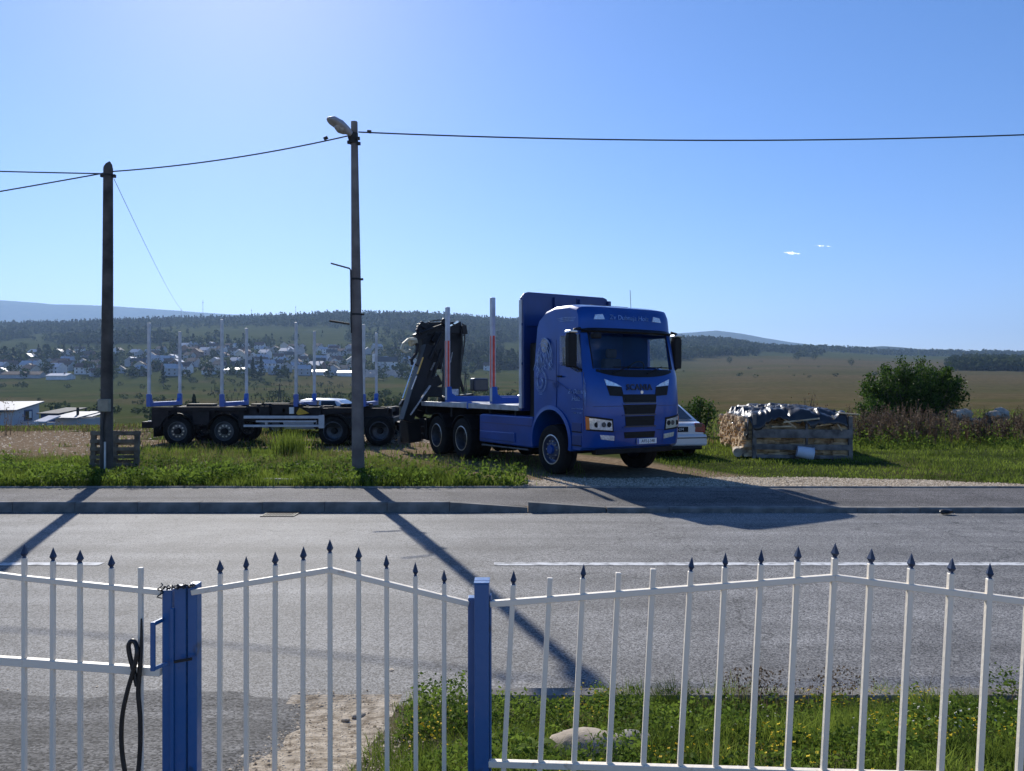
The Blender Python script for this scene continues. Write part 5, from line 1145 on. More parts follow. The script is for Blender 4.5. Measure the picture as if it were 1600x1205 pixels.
def field_grass():
    n = 60000; X = rng.uniform(3.6, 22, n); Y = 14.25+rng.beta(1.0, 1.3, n)*12.5
    k = (rng.uniform(0,1,n) > gravel_mask(X, Y)*1.1) & (rng.uniform(0,1,n) > dirt_mask(X, Y)*.95); X, Y = X[k], Y[k]
    cl_ = fbm(X/.7, Y/.7, 81, 3); H = (.03+.15*cl_**2.4)*rng.uniform(.5, 1.3, len(X))*(1+1.6*smooth(20.5, 24, Y)*smooth(9.5, 12, X))
    t = np.clip(-.2+1.4*fbm(X/1.1, Y/.8, 83, 4)+rng.uniform(-.25, .25, len(X)), 0, 1)
    blades('grass', X, Y, ground_z(X, Y), H, rng.uniform(.005, .011, len(X)), 'grass_green', .6, t, 'short green grass round the firewood')
    n = 26000; D = np.exp(rng.uniform(math.log(24), math.log(70), n)); PX = rng.uniform(-150, 1750, n); X = (PX-CX)/F_PX*D; k = rng.uniform(0,1,n) > dirt_mask(X, D)*1.0; X, D = X[k], D[k]
    blades('meadow_tufts', X, D, ground_z(X, D), rng.uniform(.04, .20, len(X)), rng.uniform(.01, .03, len(X)), 'grass_dry' , .6, np.clip(rng.normal(.35,.25,len(X)),0,1), 'rough meadow grass on the crest')
    n = 30000; D = np.exp(rng.uniform(math.log(22), math.log(60), n)); PX = rng.uniform(-150, 1750, n); X = (PX-CX)/F_PX*D; k = rng.uniform(0,1,n) > dirt_mask(X, D)*1.0; X, D = X[k], D[k]
    blades('meadow_grass', X, D, ground_z(X, D), rng.uniform(.05, .20, len(X)), rng.uniform(.01, .025, len(X)), 'grass_green', .6, None, 'green meadow grass behind the trailer')
field_grass()
def brown_weeds():
    S_ = []; n = 620
    X = np.concatenate([rng.uniform(10.2, 20, n), rng.normal(9.9, .5, 30), rng.uniform(9.2, 11, 40)]); Y = np.concatenate([rng.uniform(23.0, 27.2, n), rng.normal(25.5, .5, 30), rng.uniform(25, 28, 40)])
    Z = ground_z(X, Y); Hh = (.25+1.2*fbm(X/1.1, Y/1.1, 91, 4))*rng.uniform(.5, 1.15, len(X)); Vs = []; Qs = []; Ts = []; o = 0
    for x, y, z, h in zip(X, Y, Z, Hh):
        tt = R.random(); segs = R.randint(7, 12)
        for k in range(segs):
            a = R.uniform(0, 6.28); l = h*R.uniform(.25, .55) if k else h; b = z if k == 0 else z+h*R.uniform(.2, .75); e = R.uniform(.1, .45)*l if k else .08*h
            w0 = .006 if k else .009; dx, dy = cos(a)*e, sin(a)*e; px_, py_ = -sin(a)*w0, cos(a)*w0
            Vs += [(x-px_, y-py_, b), (x+px_, y+py_, b), (x+dx+px_*.5, y+dy+py_*.5, b+l*.85), (x+dx-px_*.5, y+dy-py_*.5, b+l*.85)]; Qs.append((o, o+1, o+2, o+3)); o += 4; Ts += [tt]*4
            for q_ in range(R.randint(3, 7)):
                u = R.uniform(.35, 1.05); c = np.array([x+dx*u, y+dy*u, b+l*.85*u]); s = R.uniform(.015, .05); d = np.array([R.uniform(-1,1), R.uniform(-1,1), R.uniform(-.6,1)]); d /= np.linalg.norm(d); r = np.cross(d, [R.uniform(-1,1), R.uniform(-1,1), R.uniform(-1,1)]); r /= np.linalg.norm(r)+1e-6
                Vs += [tuple(c-d*s), tuple(c+r*s*.5), tuple(c+d*s), tuple(c-r*s*.5)]; Qs.append((o, o+1, o+2, o+3)); o += 4; Ts += [min(1, tt+R.uniform(-.2,.4))]*4
    tag(mk('dry_weeds', quads_mesh('dry_weeds', np.array(Vs), Qs, np.clip(Ts, 0, 1)), 'weed_brown'), 'brown dead weeds standing in front of the bush', kind='stuff')
    n = 9000; X = rng.uniform(9.5, 20, n); Y = rng.uniform(22.0, 26.0, n); k = fbm(X/1.2, Y/1.0, 95, 3) > .48; X, Y = X[k], Y[k]
    P = np.stack([X, Y, ground_z(X, Y)+rng.uniform(.05, .6, len(X))*smooth(21.5,24,Y)], 1); V, Q, t = leaves(P, .09, .5)
    tag(mk('weeds', quads_mesh('weeds', V, Q, t), 'weed_green'), 'green weeds at the foot of the dead stalks', kind='stuff')
brown_weeds()
def bush(name, c, rx, ry, h, nst, nlf, m, label, size=.10, cat='bush'):
    z = gz(c[0], c[1]); root = empty(name, (c[0], c[1], z), 0, label, cat); st = MB(); pts = []
    for k in range(nst):
        a = R.uniform(0, 6.28); q_ = R.random()**.6; hh = h*(1-.38*q_**2.5)*R.uniform(.72, 1.06); bx, by = cos(a)*rx*q_, sin(a)*ry*q_
        p0 = Vector((bx*.25, by*.25, -.05)); p1 = Vector((bx*.7, by*.7, hh*.45)); p2 = Vector((bx*1.02+R.uniform(-.1,.1), by*1.02, hh))
        st.tube([p0, p1, p2], [.028, .016, .005], 4); pts.append((p0, p1, p2))
    st.build('stems', 'old_wood', root)
    P = []
    for k in range(nlf):
        p0, p1, p2 = pts[R.randrange(nst)]; t = R.random()**.55; p = p1.lerp(p2, (t-.35)/.65) if t > .35 else p0.lerp(p1, t/.35); s = .26*(1.15-t)*min(rx, 1)+.05
        P.append((p.x+R.gauss(0, s), p.y+R.gauss(0, s), max(.05, p.z+R.gauss(0, s*.7))))
    V, Q, t = leaves(np.array(P), size, .5); mk('foliage', quads_mesh('foliage', V, Q, t), m, root); return root
bp_ = W(1425, 640, 30.0); bush('bush', (bp_.x, 30.0), 2.05, 1.4, 2.75, 120, 22000, 'bush_green', 'large rounded dark green bush rising above the dead weeds', .115)
bp_ = W(1362, 632, 29.0); bush('bush', (bp_.x, 29.0), .75, .6, 1.35, 20, 1800, 'bush_green', 'low green shrub at the left foot of the large bush', .11)
bp_ = W(1280, 640, 25.0); bush('dead_shrub', (bp_.x-.3, 25.2), .5, .4, 1.45, 22, 420, 'weed_brown', 'bare brown shrub standing behind the firewood', .07, 'shrub')
bp_ = W(1090, 650, 27.0); bush('bush', (bp_.x, 27.0), .7, .6, 1.5, 18, 1500, 'bush_green', 'dark shrub behind the white saloon', .12)
# tumbled dry-stone wall behind the weeds
q = random.Random(8)
for k in range(22):
    px = q.choice((q.uniform(1495, 1600), q.uniform(1290, 1345), q.uniform(1495, 1570))); d_ = 27.4+q.uniform(-.3, .5); X = (px-CX)/F_PX*d_; r_ = q.uniform(.16, .34); lay = q.choice((0,0,1,2))
    o = MB().ico((0,0,0), r_, 2, .18, k, (1.25,.95,.75)).build('stone', 'pale_stone', None, 35); o.location = (X, d_, gz(X, d_)+.12+lay*.30); o.rotation_euler = (0, q.uniform(-.3,.3), q.uniform(0,3))
    tag(o, 'pale field stone heaped behind the dead weeds'+(' at the right edge' if px > 1450 else ' near the firewood'), 'stone', 'field stones heaped behind the weeds')
MB_ = MB()
for k in range(5):
    pass
# gravel beside the pavement and heap behind the trailer coupling
def pebbles(name, X, Y, Z, S_, m, label):
    n = len(X); T = np.array([(1,0,0),(-1,0,0),(0,1,0),(0,-1,0),(0,0,.7),(0,0,-.7)], np.float32); Fc = np.array([(0,2,4),(2,1,4),(1,3,4),(3,0,4)])
    J = rng.uniform(.6, 1.3, (n, 6, 3)); a = rng.uniform(0, 6.28, n); V = T[None]*J*S_[:, None, None]
    x = V[..., 0]*np.cos(a)[:, None]-V[..., 1]*np.sin(a)[:, None]; y = V[..., 0]*np.sin(a)[:, None]+V[..., 1]*np.cos(a)[:, None]
    V = np.stack([x+X[:, None], y+Y[:, None], V[..., 2]+Z[:, None]], -1).reshape(-1, 3)
    Q = ((np.arange(n)*6)[:, None, None]+Fc[None]).reshape(-1, 3); tag(mk(name, quads_mesh(name, V, Q, np.repeat(rng.uniform(0,1,n), 6)), m), label, kind='stuff')
leafmat('pebble', (0.19, 0.145, 0.10), (0.62, 0.53, 0.41), 0, .9)
n = 30000; X = rng.uniform(-.3, 14, n); Y = 14.2+rng.beta(1, 1.3, n)*2.6; k = rng.uniform(0,1,n) < gravel_mask(X, Y); X, Y = X[k], Y[k]
pebbles('gravel', X, Y, ground_z(X, Y), rng.uniform(.008, .028, len(X)), 'pebble', 'pale gravel along the back of the pavement')
n = 3000; X = rng.uniform(-1.35, -.45, n); Y = rng.uniform(3.0, 4.95, n); BZ0 = np.clip((4.78-Y)/1.7, 0, 1.15); Zb = .042+.29*BZ0*BZ0*(3-2*np.minimum(BZ0, 1))
pebbles('gravel', X, Y, Zb, rng.gamma(1.6, .0018, n)+.0015, 'pebble', 'loose gravel between drive and weeds')
n = 5200; X = rng.normal(-4.3, .75, n); Y = rng.normal(28.2, .6, n); hgt = .95*np.exp(-((X+4.3)/.8)**2-((Y-28.2)/.7)**2)
pebbles('gravel_heap', X, Y, ground_z(X, Y)+hgt*rng.uniform(.85,1.02,n), rng.uniform(.02, .055, n), 'pebble', 'heap of gravel behind the trailer drawbar')
n = 2600; X = rng.uniform(-20, -5, n); Y = rng.uniform(20, 33, n); k = rng.uniform(0,1,n) < dirt_mask(X, Y); X, Y = X[k], Y[k]
pebbles('clods', X, Y, ground_z(X, Y), rng.uniform(.01, .05, len(X)), 'pebble', 'small stones on the bare soil')

n = 2600; X = rng.uniform(-14, 14, n); Y = np.where(rng.uniform(0, 1, n) < .6, 12.26-rng.gamma(1.2, .09, n), 4.8+rng.gamma(1.5, .12, n)); U_ = (Y-8.6)/3.7
pebbles('grit', X, Y, .035*(1-U_*U_)-.027, rng.gamma(1.6, .0022, n)+.002, 'pebble', 'grit gathered along both edges of the road')
# near bank: grass, weeds and flowers behind the fence
def BZ(x, y):
    t = np.clip((4.78-y)/1.7, 0, 1.15); n = np.where(y < 4.7, (fbm(x*1.7, y*1.7, 5, 3)-.5)*.08, 0)
    return 0.03+0.29*t*t*(3-2*np.minimum(t, 1))+n*np.where(x > -1.0, 1, .2)
def bank():
    n = 60000; X = rng.uniform(-.72, 5.0, n); Y = rng.uniform(2.85, 4.85, n); k = (fbm(X/.25, Y/.2, 101, 3) > .22) & (rng.uniform(0,1,n) < smooth(-.75, -.35, X)+.2); X, Y = X[k], Y[k]
    H = (.02+.24*fbm(X/.45, Y/.35, 102, 4)**2.4)*rng.uniform(.4, 1.5, len(X)); t = np.clip(-.35+1.7*fbm(X/.5, Y/.4, 103, 4)+rng.uniform(-.2, .3, len(X)), 0, 1)
    blades('grass', X, Y, BZ(X, Y), H, rng.uniform(.0012, .0034, len(X)), 'grass_green', .75, t, 'green grass on the bank behind the fence')
    n = 16000; X = rng.uniform(-.75, 5.0, n); Y = rng.uniform(2.8, 4.85, n); k = (fbm(X/.5, Y/.35, 104, 3) > .52); X, Y = X[k], Y[k]
    blades('dry_grass', X, Y, BZ(X, Y), rng.uniform(.03, .14, len(X)), rng.uniform(.0008, .0018, len(X)), 'grass_dry', .9, None, 'dry stalks on the bank')
    Ps = []; n = 60000; X = rng.uniform(-.6, 5.0, n); Y = rng.uniform(2.85, 4.85, n); k = fbm(X/.35, Y/.3, 105, 3) > .36; X, Y = X[k], Y[k]
    hz = .02+.34*fbm(X/.45, Y/.35, 106, 4)**2.0; P = np.stack([X, Y, BZ(X, Y)+rng.uniform(.1, 1, len(X))*hz], 1); V, Q, t = leaves(P, .026, .25, np.clip(-.3+1.7*fbm(X/.3, Y/.3, 107, 4)+rng.uniform(-.2, .2, len(X)), 0, 1), .55, .3)
    tag(mk('weeds', quads_mesh('weeds', V, Q, t), 'weed_green'), 'small leaved weeds on the bank behind the fence', kind='stuff')
    # leafy rosettes
    Vs = []; Qs = []; Ts = []; o = 0
    for cx, cy, s in ((.10,3.35,1.2),(-.12,3.55,.9),(.02,3.15,1.0),(.62,3.9,1.0),(.55,4.15,.8),(2.2,4.1,.7),(3.1,3.6,.8),(1.7,3.4,.7),(-.3,3.3,.7),(.9,3.75,.9),(3.8,4.3,.8),(2.7,4.5,.9),(1.35,4.55,.9),(.55,4.6,1.1),(4.3,3.9,.8)):
        for k in range(R.randint(9, 15)):
            a = R.uniform(0, 6.28); L0 = s*R.uniform(.05, .11); b = bank_z(cx, cy)+R.uniform(0, .12)*s; wd = L0*.17; tt = R.uniform(.3, 1); sl = R.uniform(.3, 1.1)
            for i in range(5):
                u = i/4; rr = L0*u; zz = b+L0*sl*(u-.75*u*u); ww = wd*(sin(pi*min(1, u*.9+.12))+.05); px_, py_ = -sin(a)*ww, cos(a)*ww
                Vs += [(cx+cos(a)*rr-px_, cy+sin(a)*rr-py_, zz+ww*.35), (cx+cos(a)*rr, cy+sin(a)*rr, zz), (cx+cos(a)*rr+px_, cy+sin(a)*rr+py_, zz+ww*.35)]; Ts += [tt]*3
            for i in range(4):
                for j in range(2): Qs.append((o+i*3+j, o+i*3+j+1, o+(i+1)*3+j+1, o+(i+1)*3+j))
            o += 15
    tag(mk('leafy_weeds', quads_mesh('leafy_weeds', np.array(Vs), Qs, Ts), 'weed_green', None, 180), 'long leaved weed rosettes behind the fence', kind='stuff')
    def flowers(name, n, size, m, label, thr, seed, hmin, hmax):
        X = rng.uniform(-.5, 5.5, n); Y = rng.uniform(2.9, 4.75, n); k = fbm(X/.45, Y/.3, seed, 3) > thr; X, Y = X[k], Y[k]; n = len(X); Z = BZ(X, Y)+rng.uniform(hmin, hmax, n)
        a = np.linspace(0, 2*pi, 7)[:-1]; s = size*rng.uniform(.6, 1.3, n); tl = rng.uniform(-.7, .7, (n, 2))
        ox = np.cos(a)[None]*s[:, None]; oy = np.sin(a)[None]*s[:, None]; V = np.stack([X[:, None]+ox, Y[:, None]+oy, Z[:, None]+ox*tl[:, :1]+oy*tl[:, 1:]+.002*np.cos(a*3)[None]], -1).reshape(-1, 3)
        tag(mk(name, quads_mesh(name, V, (np.arange(n)*6)[:, None]+np.arange(6), np.repeat(rng.uniform(0,1,n), 6)), m), label, kind='stuff')
    flowers('yellow_flowers', 7000, .006, 'flower_yellow', 'small yellow flowers on the bank', .66, 111, .08, .20); flowers('white_flowers', 1800, .0045, 'flower_white', 'tiny white flowers on the bank', .58, 112, .05, .16)
    # dark dead stalks near the far edge
    X = np.concatenate([rng.normal(1.45, .12, 40), rng.normal(1.9, .12, 30), rng.uniform(.3, 4, 60)]); Y = rng.normal(4.5, .03, len(X)); P = []; 
    blades('dead_stalks', X, Y, BZ(X, Y), rng.uniform(.15, .34, len(X)), np.full(len(X), .002), 'weed_brown', .35, None, 'dark dead stalks by the near kerb')
    for x in X[:70]:
        for k in range(9): P.append((x+R.gauss(0,.018), 4.5+R.gauss(0,.018), .05+R.uniform(.14,.30)))
    V, Q, t = leaves(np.array(P), .02, .4); tag(mk('seed_heads', quads_mesh('seed_heads', V, Q, t), 'weed_brown'), 'brown seed heads by the near kerb', kind='stuff')
    for k, (px, py, d_, r_, sq, lb_) in enumerate(((918,1176,3.72,.15,(1.3,.8,.55),'flat pale rock in the weeds behind the fence'), (985,1172,3.78,.11,(1.3,.8,.6),'smaller brown rock right of the flat pale rock'), (560,1102,4.5,.05,(1.6,.7,.4),'small reddish stone on the gravel strip'), (540,1110,4.4,.03,(1.5,.8,.5),'pebble beside the small reddish stone'))):
        p = W(px, py, d_); o = MB().ico((0,0,0), r_, 3, .05, k, sq); 
        o.v = [(x*(1+.25*vn), y*(1+.2*vn), z*(1+.3*vn)) for (x, y, z), vn in zip(o.v, [float(fbm(np.array([v[0]*9+5]), np.array([v[1]*9+v[2]*9]), 120+k, 3)[0])-.5 for v in o.v])]
        o = o.build('rock', 'pale_stone' if k != 1 else 'stone', None, 35); o.location = (p.x, d_, bank_z(p.x, d_)+r_*.18); o.rotation_euler = (.1, .1*k, k*.7); tag(o, lb_, 'rock')
bank()

# ------------------------------------------------------------------ far trees
def icoT(sub):
    bm = bmesh.new(); bmesh.ops.create_icosphere(bm, subdivisions=sub, radius=1); V = np.array([v.co[:] for v in bm.verts]); Fc = np.array([[v.index for v in f.verts] for f in bm.faces]); bm.free(); return V, Fc
def tree_mass(name, X, Y, Hh, m, label, wide=.42, conifer=False, parent=None, nleaf=26):
    # many crowns, each a ragged cluster of leaf clumps spread through its own volume
    n = len(X); Z = ground_z(X, Y); c = np.repeat(np.stack([X, Y, Z], 1), nleaf, 0); h = np.repeat(Hh, nleaf); N = n*nleaf
    t = rng.uniform(0, 1, N); d = rng.normal(size=(N, 3)); d /= np.linalg.norm(d, axis=1)[:, None]; rr = rng.uniform(.45, 1.0, N)**.5
    if conifer:
        zz = rng.uniform(.05, 1.0, N); w_ = (1.02-zz)*.26*h; P = c+np.stack([d[:, 0]*w_, d[:, 1]*w_, zz*h], 1); sz = h*.17
    else:
        lump = 1+.25*np.sin(d[:, 0]*5+c[:, 0])*np.cos(d[:, 1]*4+c[:, 1]); w_ = wide*h*rr*lump
        P = c+np.stack([d[:, 0]*w_, d[:, 1]*w_, h*.50+d[:, 2]*h*.46*rr*lump], 1); sz = h*.27
    e = rng.normal(size=(N, 3)); e /= np.linalg.norm(e, axis=1)[:, None]; s = np.cross(e, rng.normal(size=(N, 3))); s /= np.linalg.norm(s, axis=1)[:, None]
    L_ = (sz*rng.uniform(.6, 1.4, N))[:, None]; V = np.zeros((N, 4, 3), np.float32)
    V[:, 0] = P-e*L_*.6; V[:, 1] = P+s*L_*.5; V[:, 2] = P+e*L_*.6+np.cross(e, s)*L_*.3; V[:, 3] = P-s*L_*.5
    tt = np.clip(np.repeat(rng.uniform(0, .8, n), nleaf)+rng.uniform(-.15, .2, N), 0, 1)
    o = mk(name, quads_mesh(name, V.reshape(-1, 3), (np.arange(N)*4)[:, None]+np.arange(4), np.repeat(tt, 4)), m, parent)
    if label: tag(o, label, kind='stuff')
    return o
def scatter(n, p0, p1, d0, d1, dens):
    PX = rng.uniform(p0, p1, n); D = np.exp(rng.uniform(math.log(d0), math.log(d1), n)); k = rng.uniform(0, 1, n) < dens(PX, D, PX); D = kd(D); X = (PX-CX)/F_PX*D; return X[k], D[k], PX[k]
def woods():
    # wooded hill above the town: crest belt and strips between meadows
    def dens(PX, D, X):
        f = smooth(.50, .60, fbm(PX/170, np.log(D)*6.5, 201, 4)); crest = smooth(930, 1050, D); town = smooth(250, 330, PX)*(1-smooth(640, 700, PX))*(1-smooth(640, 720, D))
        mead = smooth(430, 480, PX)*(1-smooth(720, 780, PX))*smooth(640, 680, D)*(1-smooth(800, 860, D))
        return np.clip(np.maximum(f, crest*(.25+.55*smooth(380, 480, PX)+.35*smooth(.45,.6,fbm(PX/50, D/200, 219, 3))))*(1-.93*town)*(1-.85*mead), 0, 1)
    X, D, PX = scatter(24000, -140, 830, 470, 1330, dens); con = rng.uniform(0, 1, len(X)) < .35
    tree_mass('woodland', X[~con], D[~con], rng.uniform(7, 14, (~con).sum()), 'far_leaf', 'leafy woodland on the hill above the town', nleaf=22)
    tree_mass('conifer_woodland', X[con], D[con], rng.uniform(10, 18, con.sum()), 'conifer', 'dark conifers on the hill above the town', conifer=True, nleaf=22)
    X, D, PX = scatter(5200, 830, 1290, 560, 1330, lambda P, D, X: smooth(.30, .44, fbm(P/120, np.log(D)*7, 203, 4))*np.clip(smooth(650+np.clip(P-1050, 0, 400)*.9, 760+np.clip(P-1050, 0, 400)*.9, D), 0, 1))
    tree_mass('woodland', X, D, rng.uniform(8, 15, len(X)), 'far_leaf', 'wooded slope behind the truck cab and the brown field')
    X, D, PX = scatter(4200, 1150, 1760, 900, 2000, lambda P, D, X: smooth(1150, 1350, D+200*(fbm(P/60, D/100, 206)-.5))*.9*smooth(.3, .5, fbm(P/40, D/160, 207)))
    tree_mass('woodland', X, D, rng.uniform(10, 17, len(X)), 'far_leaf', 'belt of trees along the right skyline', nleaf=20)
    X, D, PX = scatter(3600, 1470, 1780, 430, 700, lambda P, D, X: smooth(1480, 1530, P+40*(fbm(P/30, D/60, 208)-.5))*smooth(430, 470, D)*(1-smooth(640, 700, D)))
    tree_mass('woodland', X, D, rng.uniform(7, 12, len(X)), 'far_leaf', 'dense wood at the right edge beyond the field')
    # scrub in the valley
    X, D, PX = scatter(2600, -140, 900, 110, 480, lambda P, D, X: smooth(.56, .68, fbm(P/110, np.log(D)*8, 210, 4))*.8+.02)
    tree_mass('scrub', X, D, rng.uniform(.8, 3.0, len(X)), 'far_leaf', 'scattered scrub across the valley meadow', wide=.75, nleaf=44)
    X, D, PX = scatter(700, 330, 560, 150, 330, lambda P, D, X: .3+0*P)
    tree_mass('scrub', X, D, rng.uniform(1.0, 2.2, len(X)), 'conifer', 'young conifers dotted over the valley meadow', conifer=True, nleaf=30)
    X, D, PX = scatter(420, 1060, 1500, 260, 800, lambda P, D, X: smooth(.66, .76, fbm(P/60, np.log(D)*10, 215, 3))*.5+.02)
    tree_mass('scrub', X, D, rng.uniform(.8, 2.6, len(X)), 'far_leaf', 'low bushes scattered over the brown field', wide=.9, nleaf=36)
    # garden trees between the houses
    X, D, PX = scatter(2200, -60, 760, 370, 660, lambda P, D, X: .20+0*P)
    tree_mass('garden_trees', X, D, rng.uniform(4, 9, len(X)), 'far_leaf', 'garden trees crowded between the town houses', nleaf=34)
woods()
def single_tree(px, d_, h_, label, conifer=False, wide=.42, nleaf=420, bare=.12, group='trees standing apart in the valley'):
    d_ = float(kd(d_)); X = (px-CX)/F_PX*d_; z = gz(X, d_); root = empty('conifer_tree' if conifer else 'tree', (X, d_, z), 0, label, 'tree', group)
    MB().tube([(0,0,-.2), (0,0,h_*.35), (0,0,h_*.8)], [h_*.022, h_*.016, h_*.006], 7).build('trunk', 'old_wood', root, 60)
    N = nleaf; d = rng.normal(size=(N, 3)); d /= np.linalg.norm(d, axis=1)[:, None]; rr = rng.uniform(.2, 1, N)**.5
    if conifer: zz = rng.uniform(bare, 1, N); w_ = (1.03-zz)*.30*h_*(.75+.35*np.sin(zz*30)); P = np.stack([d[:, 0]*w_, d[:, 1]*w_, zz*h_], 1); sz = h_*.085
    else: lump = 1+.3*np.sin(d[:, 0]*5+px)*np.cos(d[:, 1]*4+px); w_ = wide*h_*rr*lump; P = np.stack([d[:, 0]*w_, d[:, 1]*w_, h_*(.5+bare/2)+d[:, 2]*h_*(.5-bare/2)*rr*lump], 1); sz = h_*.10
    V, Q, t = leaves(P, sz, .2, None, .7); mk('crown', quads_mesh('crown', V, Q, t), 'conifer' if conifer else 'far_leaf', root)
single_tree(303, 105, 4.6, 'dark conifer with a bare stem seen over the trailer frame', True, nleaf=700, bare=.34)
single_tree(297, 106, 3.6, 'lower dark tree touching the conifer over the trailer frame', False, nleaf=500)
for px, d_, h_, lb, c in ((395,380,11,'pair of tall conifers in front of the town, left one',True),(408,382,12,'pair of tall conifers in front of the town, right one',True),(255,330,9,'dark conifer between the first two trailer stakes',True),(35,620,12,'round tree alone in the upper left meadow',False),
    (245,430,8,'broad tree beside the first trailer stake',False),(140,400,9,'bushy tree left of the wooden pole at the edge of town',False),(725,470,9,'dark round tree on the meadow right of the crane',False),(745,520,10,'round tree above the meadow behind the truck stakes',False),(778,430,6,'small round tree between the truck stakes',False),(660,480,10,'dark tree behind the crane boom',False),
    (620,500,13,'tall tree above the white church',False),(590,510,12,'broad tree left of the church towers',False),(640,530,12,'tall tree just left of the crane grapple',False),(1140,620,7,'lone bush on the edge of the brown field behind the saloon',False),(1330,560,6,'lone dark bush in the field left of the large bush',False),(1272,700,8,'tree at the tip of the wood beyond the field',False),(1245,690,9,'dark round tree at the near edge of the far wood',False),(190,520,9,'tree right of the wooden pole above the white house',False),(70,410,8,'dark tree beside the long barn',False),(112,560,11,'conifer in the row left of the wooden pole',True),(100,565,12,'tall conifer in the row above the bright roof',True),(125,570,11,'dark conifer nearest the wooden pole',True),(60,550,13,'large dark conifer right of the bright roof',True)):
    single_tree(px, d_, h_*1.35, lb, c, nleaf=300)

# ------------------------------------------------------------------ town
WALLS = {'white': (0.66,0.66,0.67), 'cream': (0.58,0.53,0.45), 'grey': (0.40,0.40,0.42), 'brick': (0.28,0.16,0.11), 'yellow': (0.50,0.40,0.22)}
ROOFS = {'red': (0.13,0.065,0.05), 'brown': (0.12,0.075,0.055), 'dark': (0.055,0.055,0.06), 'pale': (0.42,0.42,0.44)}
for k, v in WALLS.items(): mat('wall_'+k, v, .9, var=.1, scale=.6)
for k, v in ROOFS.items(): mat('roof_'+k, v, .45 if k == 'pale' else .8, .3 if k == 'pale' else 0, var=.2, scale=1.5)
mat('window_dark', (0.03,0.035,0.045), .15, var=.2)
win_me = MB().box(-.5, .5, -.04, .03, -.65, .65).mesh('window'); win_me.materials.append(MATS['window_dark'])
house_proto = {}
def house(px, d_, rz, wl, rf, w_, l_, h_, label, group='houses of the far town', rh=None, windows=True):
    d_ = float(kd(d_)); X = (px-CX)/F_PX*d_; z = gz(X, d_)-.5; rh = rh or w_*.36; key = (wl, rf, w_, l_, h_)
    root = empty('house', (X, d_, z), rz, label, 'house', group)
    if key not in house_proto:
        a = MB(); a.prism([(-w_/2,0),(w_/2,0),(w_/2,h_),(0,h_+rh),(-w_/2,h_)], 'x', -l_/2, l_/2); wall = a.build('wall', 'wall_'+wl, root)
        a = MB(); e = .5; t = .18
        for s in (-1, 1): a.prism([(0,h_+rh+.02),(0,h_+rh+.02+t),(s*(w_/2+e),h_-e*rh/(w_/2)+.02+t),(s*(w_/2+e),h_-e*rh/(w_/2)+.02)], 'x', -l_/2-.45, l_/2+.45)
        roof = a.build('roof', 'roof_'+rf, root); ch = MB().box(l_*.2, l_*.2+.6, -.9, -.3, h_+rh*.3, h_+rh+.9).build('chimney', 'wall_brick', roof)
        house_proto[key] = (wall, roof, ch)
    else:
        wall, roof, ch = house_proto[key]; share(wall, None, root); r2 = share(roof, None, root); share(ch, None, r2)
    if windows:
        for fl in range(2 if h_ > 4.5 else 1):
            for i in range(3 if l_ > 9 else 2):
                n_ = 3 if l_ > 9 else 2; o = bpy.data.objects.new('window', win_me); COL.objects.link(o); o.parent = root; o.location = (-l_/2+l_*(i+.5)/n_, -w_/2-.01, 1.8+2.8*fl)
    return root
q = random.Random(12)
def place(px): return ('left of wooden pole' if px < 160 else 'just right of wooden pole' if px < 232 else 'past first trailer stake' if px < 346 else 'past second trailer stake' if px < 462 else 'left of lamp pole' if px < 552 else 'between lamp pole and crane' if px < 640 else 'right of crane')
spots = []
tries = 0
while len(spots) < 190 and tries < 9000:
    tries += 1; c = q.random()
    if c < .66: px, d_ = q.gauss(430, 105), q.uniform(395, 640)
    elif c < .93: px, d_ = q.uniform(-40, 300), q.uniform(390, 600)
    else: px, d_ = q.uniform(640, 770), q.uniform(480, 600)
    if not (-60 < px < 780) or (570 < px < 655 and d_ < 480): continue
    D2 = float(kd(d_)); X = (px-CX)/F_PX*D2
    if all((X-a)**2+(D2-float(kd(b)))**2*.55 > 14.5**2 for a, b, _ in spots): spots.append((X, d_, px))
sizes = [(8,10,5.4),(9,11,5.6),(7.5,9,3.4),(8,9,5.2),(9,12,5.8)]
made = []
for X, d_, px in sorted(spots, key=lambda s: s[1]):
    wl = q.choice(['white','white','grey','cream','grey','grey','brick']); rf = q.choice(['red','brown','brown','dark','pale','pale']); w_, l_, h_ = sizes[q.randrange(5)]
    tier = 'lower' if d_ < 450 else 'middle' if d_ < 540 else 'upper'; st = 'two storey' if h_ > 4.5 else 'low'
    made.append((px, house(px, d_, q.choice([0, .3, -.3, pi/2, pi/2+.3, .7]), wl, rf, w_, l_, h_, f'{st} {wl} house, {rf} roof, {tier} town, {place(px)}')))
by = {}
for px, o in made: by.setdefault(o['label'], []).append((px, o))
for lb, v in by.items():
    if len(v) > 1:
        v.sort(key=lambda e: e[0]); names = ['leftmost', 'rightmost'] if len(v) == 2 else ['leftmost', 'second', 'third', 'fourth', 'fifth', 'sixth'][:len(v)]
        for nm, (px, o) in zip(names, v): o['label'] = lb+', '+nm+' such'
house(30, 385, .05, 'grey', 'brown', 9, 34, 3.0, 'long low barn with brown roof left of the wooden pole', 'farm sheds below the town', 2.2, False)
for px, d_, lb in ((95, 375, 'low shed with pale flat roof right of the long barn'), (545, 400, 'low hall with a pale roof left of the lamp pole'), (505, 405, 'long pale roofed hall above the third trailer stake'), (370, 410, 'pale roofed hall right of the second trailer stake'), (48, 560, 'shed with brightly shining roof in the upper left'), (118, 470, 'shed with shining white roof left of the wooden pole')):
    house(px, d_, q.uniform(-.3,.3), 'white', 'pale', 9, 16, 3.0, lb, 'pale roofed halls', 1.6, False)
